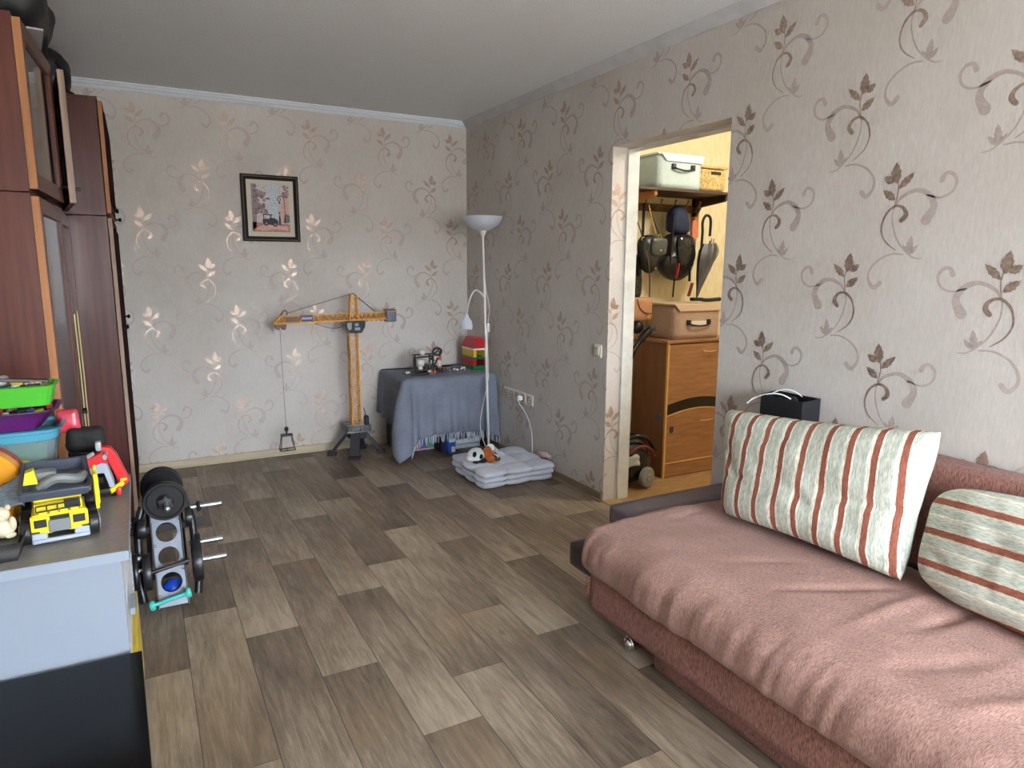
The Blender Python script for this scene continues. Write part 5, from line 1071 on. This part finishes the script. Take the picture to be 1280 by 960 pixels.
mb.bx(sx0+.012, sx1-.012, sy0-.019, sy0-.012, .098, .105); mb.bx(sx0, sx0+.012, sy0-.017, sy0, 0, .905); mb.build('edge_line', M_line, t, smooth=False)
mb = MB(); mb.bx(sx0+.012, sx1-.012, sy0-.014, sy0, .004, .098); mb.build('plinth', M_ald, t, bevel=.002)
for (d, z_) in ((d1, .845), (d2, .375)):
    mb = MB(); mb.tube(spline([(3.285, sy0-.016, z_), (3.287, sy0-.034, z_), (3.34, sy0-.040, z_-.004), (3.393, sy0-.034, z_), (3.395, sy0-.016, z_)], 6), .004, 8); h = mb.build('handle', M('brass_handle', (226, 200, 150), rough=.25, metal=.8), t); h.parent = d
mb = MB(); mb.prism([(0, 0), (.018, -.01), (.036, 0), (.034, .035), (.004, .038)], (3.028, sy0-.0175, .315), (1, 0, 0), (0, 0, 1), (0, .001, 0)); mb.build('sticker', M('sticker_navy', (52, 62, 82), rough=.4), t, smooth=False)
mb = MB(); mb.prism([(0, 0), (.05, 0), (.055, .03), (.01, .035)], (sx0-.0015, 3.425, .39), (0, 1, 0), (0, 0, 1), (.001, 0, 0)); mb.build('sticker', M('sticker_blue', (60, 86, 130), rough=.4), t, smooth=False)
def lidbox(name, label, x0, x1, y0, y1, z0, z1, mb_, ml, flap, hx0_, hx1_, hz, hmat, lidz):
    t = thing(name, label, 'box', ((x0+x1)/2, (y0+y1)/2, z0))
    mb = MB(); mb.rbox(((x0+x1)/2, (y0+y1)/2, (z0+z1)/2), (x1-x0, y1-y0, z1-z0), .008, (6, 6, 6)); mb.build('box_body', mb_, t, merge=1e-4, ang=180)
    mb = MB(); n_ = 14
    mb.prism([(x0+flap, z1+.012), (x1+.012, z1+.012), (x1+.010, z1-.035), (x0+flap+.05, z1-.035)], (0, y0-.012, 0), (1, 0, 0), (0, 0, 1), (0, .006, 0))
    mb.bx(x0-.004, x1+.012, y0-.008, y1, z1+.002, z1+.014); mb.build('lid', ml, t, bevel=.003, smooth=False)
    mb = MB(); mb.tube(spline([(hx0_, y0-.006, hz), (hx0_+.01, y0-.022, hz-.012), ((hx0_+hx1_)/2, y0-.026, hz-.022), (hx1_-.01, y0-.022, hz-.012), (hx1_, y0-.006, hz)], 6), .006, 8); mb.bx(hx0_-.012, hx0_+.014, y0-.014, y0, hz-.016, hz+.018); mb.bx(hx1_-.014, hx1_+.012, y0-.014, y0, hz-.016, hz+.018); mb.build('handle', hmat, t, bevel=.002)
    return t
M_bg1 = M('beige_board', (176, 148, 128), rough=.7, var=.03, vs=40); M_bg2 = M('beige_lid', (206, 178, 148), rough=.7)
M_mt = M('mint_grey_board', (186, 202, 200), rough=.6, var=.02, vs=30); M_mt2 = M('mint_lid', (214, 226, 224), rough=.6)
tb = lidbox('storage_box', 'beige lidded storage box on top of the hall shoe cabinet', 3.045, 3.44, 3.40, 3.66, .9255, 1.145, M_bg1, M_bg2, -.01, 3.165, 3.345, 1.035, M_black, 0)
mb = MB(); mb.bx(3.19, 3.32, 3.392, 3.3985, 1.015, 1.045); o = mb.build('label_holder', M('label_white', (226, 214, 202), rough=.5), tb)
t = thing('coat_shelf', 'brown wooden wall shelf with bracket arms and hook rail in the hall', 'shelf', (3.2, 3.6, 1.85))
M_sh = M('shelf_wood', (130, 82, 44), rough=.45, col2=(96, 58, 30), vs=3, st=(1, 12, 12)); M_shd = M('shelf_dark', (66, 42, 24), rough=.5); M_sho = M('shelf_orange', (190, 122, 58), rough=.45, var=.08, vs=4)
mb = MB(); mb.bx(2.72, 3.50, 3.40, 3.735, 1.862, 1.880); mb.build('shelf_board', M_shd, t, bevel=.002)
for i, x in enumerate((2.86, 3.46)):
    mb = MB(); mb.prism([(3.42, 1.862), (3.735, 1.862), (3.735, 1.74), (3.70, 1.74), (3.66, 1.80), (3.44, 1.822), (3.42, 1.835)], (x, 0, 0), (0, 1, 0), (0, 0, 1), (.022, 0, 0)); mb.build('bracket', M_sho if i == 0 else M_shd, t, bevel=.002, smooth=False)
mb = MB(); mb.bx(2.72, 3.50, 3.715, 3.737, 1.765, 1.815); mb.build('hook_rail', M_sh, t, bevel=.003)
mb = MB(); mb.bx(3.46, 3.50, 3.70, 3.737, 1.60, 1.86); mb.build('side_post', M_sho, t, bevel=.003)
for x in (2.83, 2.97, 3.10, 3.22, 3.33, 3.44):
    mb = MB(); mb.tube(spline([(x, 3.715, 1.80), (x, 3.66, 1.795), (x, 3.64, 1.81), (x, 3.63, 1.83)], 5), .005, 8); mb.ell((x, 3.63, 1.832), (.009, .009, .009), 10); mb.tube(spline([(x, 3.715, 1.785), (x, 3.68, 1.77), (x, 3.67, 1.785)], 5), .0045, 8); mb.build('coat_hook', M('hook_brass', (150, 118, 66), rough=.3, metal=.8), t)
t = lidbox('storage_box', 'pale mint lidded storage box with dark handle on the hall shelf', 2.865, 3.222, 3.41, 3.70, 1.8805, 2.075, M_mt, M_mt2, .015, 2.99, 3.15, 2.01, M_black, 0)
t = thing('lidded_basket', 'speckled straw coloured basket at the right end of hall shelf', 'basket', (3.33, 3.55, 1.88))
M_stw = M('straw_weave', (222, 196, 130), rough=.8, col2=(150, 118, 66), vs=70, bump=.5, bs=90)
mb = MB(); mb.rbox((3.36, 3.56, 1.955), (.24, .24, .148), .03, (8, 8, 8)); mb.build('basket_body', M_stw, t, merge=1e-4, ang=180)
mb = MB(); mb.rbox((3.36, 3.56, 2.035), (.25, .25, .018), .008, (8, 8, 4)); mb.build('lid', M_stw, t, merge=1e-4, ang=180)
mb = MB(); mb.bx(3.34, 3.42, 3.434, 3.44, 1.99, 2.008); mb.build('dark_slot', M_blackm, t)
# hanging bags
M_lea = M('leather_black_green', (34, 36, 34), rough=.3, var=.15, vs=20, bump=.15, bs=90); M_lea2 = M('leather_black', (24, 24, 26), rough=.35, var=.15, vs=20); M_tan = M('leather_tan', (184, 132, 92), rough=.45, var=.05, vs=20); M_gold = M('clasp_gold', (220, 190, 120), rough=.25, metal=.9); M_strb = M('strap_brown', (84, 60, 46), rough=.6); M_navy = M('cloth_navy', (24, 34, 62), rough=.7, var=.2, vs=16)
def bagpoly(mb, pts, y, th, seed=0):     # soft, domed bag from an outline in the x/z plane: solid with depth
    n_ = len(pts); cx2 = sum(p[0] for p in pts)/n_; cz2 = sum(p[1] for p in pts)/n_; vs = []; fs = []; lay = [(1.0, .0), (.985, .3), (.90, .75), (.6, .97), (.25, 1.0)]
    for sg in (-1, 1):
        k0 = len(vs)
        for (s_, dd) in lay:
            for p in pts: vs.append((cx2+(p[0]-cx2)*s_, y+sg*th*.5*dd+.004*fbm(p[0]*30+seed, p[1]*30, s_*3), cz2+(p[1]-cz2)*s_))
        vs.append((cx2, y+sg*th*.5, cz2)); ce = len(vs)-1
        for L2 in range(len(lay)-1):
            for i in range(n_): f = (k0+L2*n_+i, k0+L2*n_+(i+1) % n_, k0+(L2+1)*n_+(i+1) % n_, k0+(L2+1)*n_+i); fs.append(f if sg < 0 else f[::-1])
        for i in range(n_): f = (k0+(len(lay)-1)*n_+i, k0+(len(lay)-1)*n_+(i+1) % n_, ce); fs.append(f if sg < 0 else f[::-1])
    mb.add(vs, fs); return mb
def rnd_outline(pts, n_=5):
    P = [pts[-1]]+pts+[pts[0], pts[1]]; out = []
    for i in range(1, len(P)-2):
        for k in range(n_):
            t_ = k/n_; a, b, c, d = P[i-1], P[i], P[i+1], P[i+2]; out.append(tuple(0.5*((2*b[j])+(-a[j]+c[j])*t_+(2*a[j]-5*b[j]+4*c[j]-d[j])*t_*t_+(-a[j]+3*b[j]-3*c[j]+d[j])*t_**3) for j in (0, 1)))
    return out
t = thing('handbag', 'dark grey leather handbag with flap hanging from hall hook rail', 'handbag', (2.95, 3.56, 1.35))
mb = MB(); bagpoly(mb, rnd_outline([(2.865, 1.575), (2.945, 1.600), (3.03, 1.570), (3.035, 1.50), (2.985, 1.40), (2.955, 1.352), (2.90, 1.375), (2.865, 1.47)]), 3.55, .09); mb.build('bag_body', M_lea, t, merge=1e-4, ang=180)
mb = MB(); bagpoly(mb, rnd_outline([(2.925, 1.575), (2.975, 1.582), (3.04, 1.572), (3.046, 1.52), (3.03, 1.475), (2.97, 1.462), (2.925, 1.475), (2.918, 1.53)]), 3.500, .024, 2); mb.build('front_flap', M('leather_grey', (70, 74, 70), rough=.3, var=.1, vs=20), t, merge=1e-4, ang=180)
mb = MB(); mb.bar((2.875, 3.54, 1.58), (2.925, 3.60, 1.80), .018, .006); mb.bar((2.955, 3.60, 1.80), (3.01, 3.54, 1.60), .018, .006); mb.bar((2.925, 3.60, 1.80), (2.955, 3.60, 1.80), .018, .006); mb.build('strap', M_strb if False else M_lea2, t)
mb = MB(); 
def ringm(mb, c, r, tr, ax=(0, 1, 0)):
    ax = Vector(ax); a = ax.orthogonal().normalized(); b = ax.cross(a); mb.tube([Vector(c)+(a*math.cos(2*PI*k/16)+b*math.sin(2*PI*k/16))*r for k in range(17)], tr, 6, cap=False)
ringm(mb, (3.008, 3.53, 1.588), .014, .003); ringm(mb, (2.872, 3.53, 1.57), .012, .003); mb.ell((2.955, 3.495, 1.385), (.008, .006, .006), 10); mb.ell((2.985, 3.486, 1.50), (.010, .004, .006), 10)
pts = [(2.94+.045*(k/20), 3.57-.03*k/20, 1.79-.19*k/20) for k in range(21)]; mb.tube(pts, [.003 if k % 2 else .0015 for k in range(21)], 6); mb.build('gold_fittings', M_gold, t)
t = thing('leather_backpack', 'black leather bag hanging low behind the dark grey handbag', 'bag', (2.85, 3.64, 1.2))
mb = MB(); bagpoly(mb, rnd_outline([(2.74, 1.50), (2.82, 1.54), (2.90, 1.50), (2.955, 1.38), (2.96, 1.22), (2.925, 1.165), (2.78, 1.16), (2.72, 1.30)]), 3.655, .08, 4); mb.build('bag_body', M_lea2, t, merge=1e-4, ang=180)
mb = MB(); bagpoly(mb, rnd_outline([(2.80, 1.34), (2.86, 1.355), (2.93, 1.34), (2.935, 1.22), (2.90, 1.19), (2.82, 1.195)]), 3.61, .03, 4); mb.rbox((2.875, 3.59, 1.29), (.03, .006, .03), .002, (3, 3, 3)); mb.build('front_pocket', M_lea, t, merge=1e-4, ang=180)
mb = MB(); mb.bar((2.80, 3.66, 1.53), (2.83, 3.66, 1.775), .014, .006); mb.bar((2.86, 3.66, 1.52), (2.838, 3.66, 1.775), .014, .006); mb.build('strap', M_strb, t)
t = thing('crossbody_bag', 'little tan leather crossbody bag hanging lowest on the left in the hall', 'handbag', (2.82, 3.48, 1.05))
mb = MB(); mb.rbox((2.835, 3.485, 1.128), (.165, .06, .150), .025, (8, 6, 8)); mb.build('bag_body', M_tan, t, merge=1e-4, ang=180)
mb = MB(); mb.tube(spline([(2.78, 3.452, 1.195), (2.80, 3.450, 1.14), (2.845, 3.450, 1.105), (2.90, 3.452, 1.10)], 5), .003, 6); mb.build('flap_seam', M_blackm, t)
mb = MB(); ringm(mb, (2.868, 3.450, 1.098), .009, .003); mb.bx(2.862, 2.882, 3.446, 3.452, 1.078, 1.088); mb.build('clasp', M_gold, t)
mb = MB(); mb.tube(spline([(2.905, 3.485, 1.19), (2.895, 3.49, 1.40), (2.875, 3.55, 1.6), (2.85, 3.63, 1.78)], 8), .0045, 6); mb.build('strap', M_strb, t)
mb = MB(); mb.ell((2.905, 3.60, 1.0), (.045, .04, .045), 18); mb.tube([(2.905, 3.61, 1.04), (2.89, 3.65, 1.10), (2.87, 3.72, 1.12)], .005, 6); tag(mb.build('black_helmet', M_black, None), 'round black object hanging just under the tan crossbody bag', 'bag')
t = thing('backpack', 'black backpack with navy cloth top and red tab on the right hooks', 'backpack', (3.25, 3.60, 1.3))
mb = MB(); bagpoly(mb, rnd_outline([(3.145, 1.60), (3.25, 1.625), (3.36, 1.60), (3.375, 1.50), (3.35, 1.37), (3.27, 1.305), (3.17, 1.315), (3.10, 1.37), (3.085, 1.44), (3.14, 1.50)]), 3.62, .13, 7); mb.build('bag_body', M_lea2, t, merge=1e-4, ang=180)
mb = MB(); bagpoly(mb, rnd_outline([(3.15, 1.765), (3.21, 1.80), (3.27, 1.765), (3.30, 1.66), (3.28, 1.615), (3.16, 1.62), (3.14, 1.68)]), 3.60, .10, 3); mb.build('navy_top', M_navy, t, merge=1e-4, ang=180)
mb = MB(); bagpoly(mb, rnd_outline([(3.18, 1.585), (3.25, 1.60), (3.32, 1.585), (3.335, 1.46), (3.30, 1.385), (3.22, 1.385), (3.185, 1.46)]), 3.55, .04, 3); mb.build('front_pocket', M('patent_black', (40, 40, 38), rough=.12, col2=(20, 20, 20), vs=12, bump=.3, bs=14), t, merge=1e-4, ang=180)
mb = MB(); mb.bar((3.165, 3.535, 1.32), (3.185, 3.535, 1.42), .022, .006); mb.build('red_tab', M('red_tab', (196, 52, 56), rough=.6), t, bevel=.002)
mb = MB(); mb.bar((3.15, 3.57, 1.74), (3.13, 3.56, 1.42), .02, .006); mb.bar((3.175, 3.56, 1.32), (3.168, 3.56, 1.195), .010, .005); mb.bar((3.285, 3.545, 1.60), (3.295, 3.545, 1.30), .018, .006); mb.build('strap', M_blackm, t)
t = thing('umbrella', 'folded black umbrella with crook handle hanging point down', 'umbrella', (3.40, 3.50, 1.2))
mb = MB(); P0, P1 = Vector((3.31, 3.48, 1.20)), Vector((3.415, 3.50, 1.55)); n_ = 20; vs = []; fs = []
for i in range(9):
    k = i/8; c = P0.lerp(P1, k); r = .008+.052*math.sin(min(1, k*1.15)*PI*.5)**1.3*(1 if k < .9 else .75)
    for j_ in range(n_): a = 2*PI*j_/n_; rr_ = r*(1+.22*math.cos(a*5+k*2)); vs.append(c+Vector((math.cos(a)*rr_, math.sin(a)*rr_*.7, 0)))
for i in range(8): fs += [(i*n_+j_, i*n_+(j_+1) % n_, (i+1)*n_+(j_+1) % n_, (i+1)*n_+j_) for j_ in range(n_)]
fs.append(tuple(range(n_))[::-1]); fs.append(tuple(range(8*n_, 9*n_))); mb.add(vs, fs); mb.build('canopy', M('umbrella_cloth', (34, 32, 36), rough=.4, col2=(92, 90, 86), vs=9), t, ang=60)
mb = MB(); mb.tube([(3.305, 3.48, 1.185), (3.42, 3.50, 1.57)], .005, 8); mb.tube(spline([(3.345, 3.50, 1.50), (3.338, 3.49, 1.62), (3.335, 3.49, 1.69), (3.36, 3.49, 1.732), (3.395, 3.49, 1.725), (3.407, 3.49, 1.69), (3.405, 3.49, 1.60)], 8), .009, 10); mb.build('crook_handle', M_blackm, t)
mb = MB()
for q in ((3.43, 3.50, 1.55), (3.448, 3.50, 1.55)): mb.tube([q, (q[0]+.004, q[1], q[2]+.035)], .003, 6)
mb.build('rib_tips', M_blackm, t)
mb = MB(); bagpoly(mb, rnd_outline([(3.425, 1.47), (3.455, 1.56), (3.495, 1.50), (3.45, 1.43)]), 3.49, .02); mb.build('loose_canopy_edge', M('umbrella_grey', (122, 118, 110), rough=.6), t)
mb = MB(); mb.bar((3.225, 3.44, 1.185), (3.30, 3.43, 1.185), .045, .022); mb.tube(spline([(3.29, 3.43, 1.185), (3.35, 3.43, 1.178), (3.46, 3.43, 1.182)], 6), .013, 10); mb.ell((3.462, 3.43, 1.182), (.016, .014, .014), 12); tag(mb.build('clothes_brush', M_blackm, None, bevel=.003), 'black brush lying on the lid of the beige storage box', 'brush')
mb = MB(); mb.bar((3.27, 3.52, 1.20), (3.30, 3.52, 1.29), .028, .008); tag(mb.build('red_pouch', M('pouch_red', (176, 56, 50), rough=.6, col2=(120, 90, 70), vs=60), None, bevel=.003), 'narrow red patterned strip hanging under the black backpack', 'strap')
mb = MB(); bagpoly(mb, rnd_outline([(3.40, 1.70), (3.44, 1.70), (3.445, 1.58), (3.40, 1.58)]), 3.66, .02); tag(mb.build('coral_cloth', M('coral_cloth', (214, 128, 92), rough=.8), None), 'small coral cloth hanging behind the umbrella handle', 'cloth')

# vacuum cleaner
t = thing('vacuum_cleaner', 'black canister vacuum cleaner with grey wheel standing just inside the hall', 'vacuum cleaner', (2.72, 3.42, 0))
M_vb = M('vacuum_black', (26, 27, 29), rough=.22, var=.1, vs=10); M_vg = M('vacuum_wheel_grey', (132, 130, 124), rough=.5); M_vr = M('vacuum_red', (120, 22, 30), rough=.3)
mb = MB(); 
def vac_fn(p, d):
    k = (p.z+.15)/.3; q = p.copy(); q.x *= 1-.18*max(0, k)**2; q.y *= 1-.1*k; return q
mb.rbox((2.705, 3.42, .175), (.34, .30, .32), .14, (14, 14, 14), vac_fn); mb.build('canister', M_vb, t, merge=1e-4, ang=180)
mb = MB(); mb.lathe([(0, .014), (.02, .016), (.024, .010), (.058, .008), (.066, .0), (.066, -.022), (0, -.022)], (2.765, 3.262, .075), (.25, -1, 0), 36); mb.build('wheel', M_vg, t)
mb = MB(); mb.lathe([(0, .014), (.02, .016), (.024, .010), (.058, .008), (.066, .0), (.066, -.022), (0, -.022)], (2.61, 3.575, .075), (-.25, 1, 0), 36); mb.build('wheel', M_vg, t)
mb = MB(); mb.tube(spline([(2.60, 3.33, .315), (2.70, 3.30, .345), (2.79, 3.30, .31), (2.845, 3.30, .235)], 8), .014, 10); mb.build('carry_handle', M_vb, t)
mb = MB(); mb.tube(spline([(2.60, 3.27, .24), (2.70, 3.265, .285), (2.79, 3.27, .255), (2.835, 3.29, .20)], 8), .008, 10); mb.build('red_stripe', M_vr, t)
mb = lump((2.64, 3.262, .20), (.10, .02, .07), .009, 5, .01, (8, 4, 8), 20); mb.build('silver_emblem', M('emblem_silver', (176, 178, 178), rough=.5), t, merge=1e-4, ang=180)
mb = MB(); mb.tube(spline([(2.60, 3.45, .30), (2.66, 3.52, .46), (2.74, 3.52, .64), (2.80, 3.52, .82), (2.86, 3.50, .93), (2.925, 3.50, .985)], 10), [.017]*40+[.024]*11, 12); mb.build('hose', M_vb, t)
mb = MB(); mb.rbox((2.948, 3.50, 1.0), (.05, .035, .04), .012, (4, 4, 4)); mb.build('hose_grip', M('grip_grey', (60, 62, 66), rough=.4), t, merge=1e-4, ang=180)
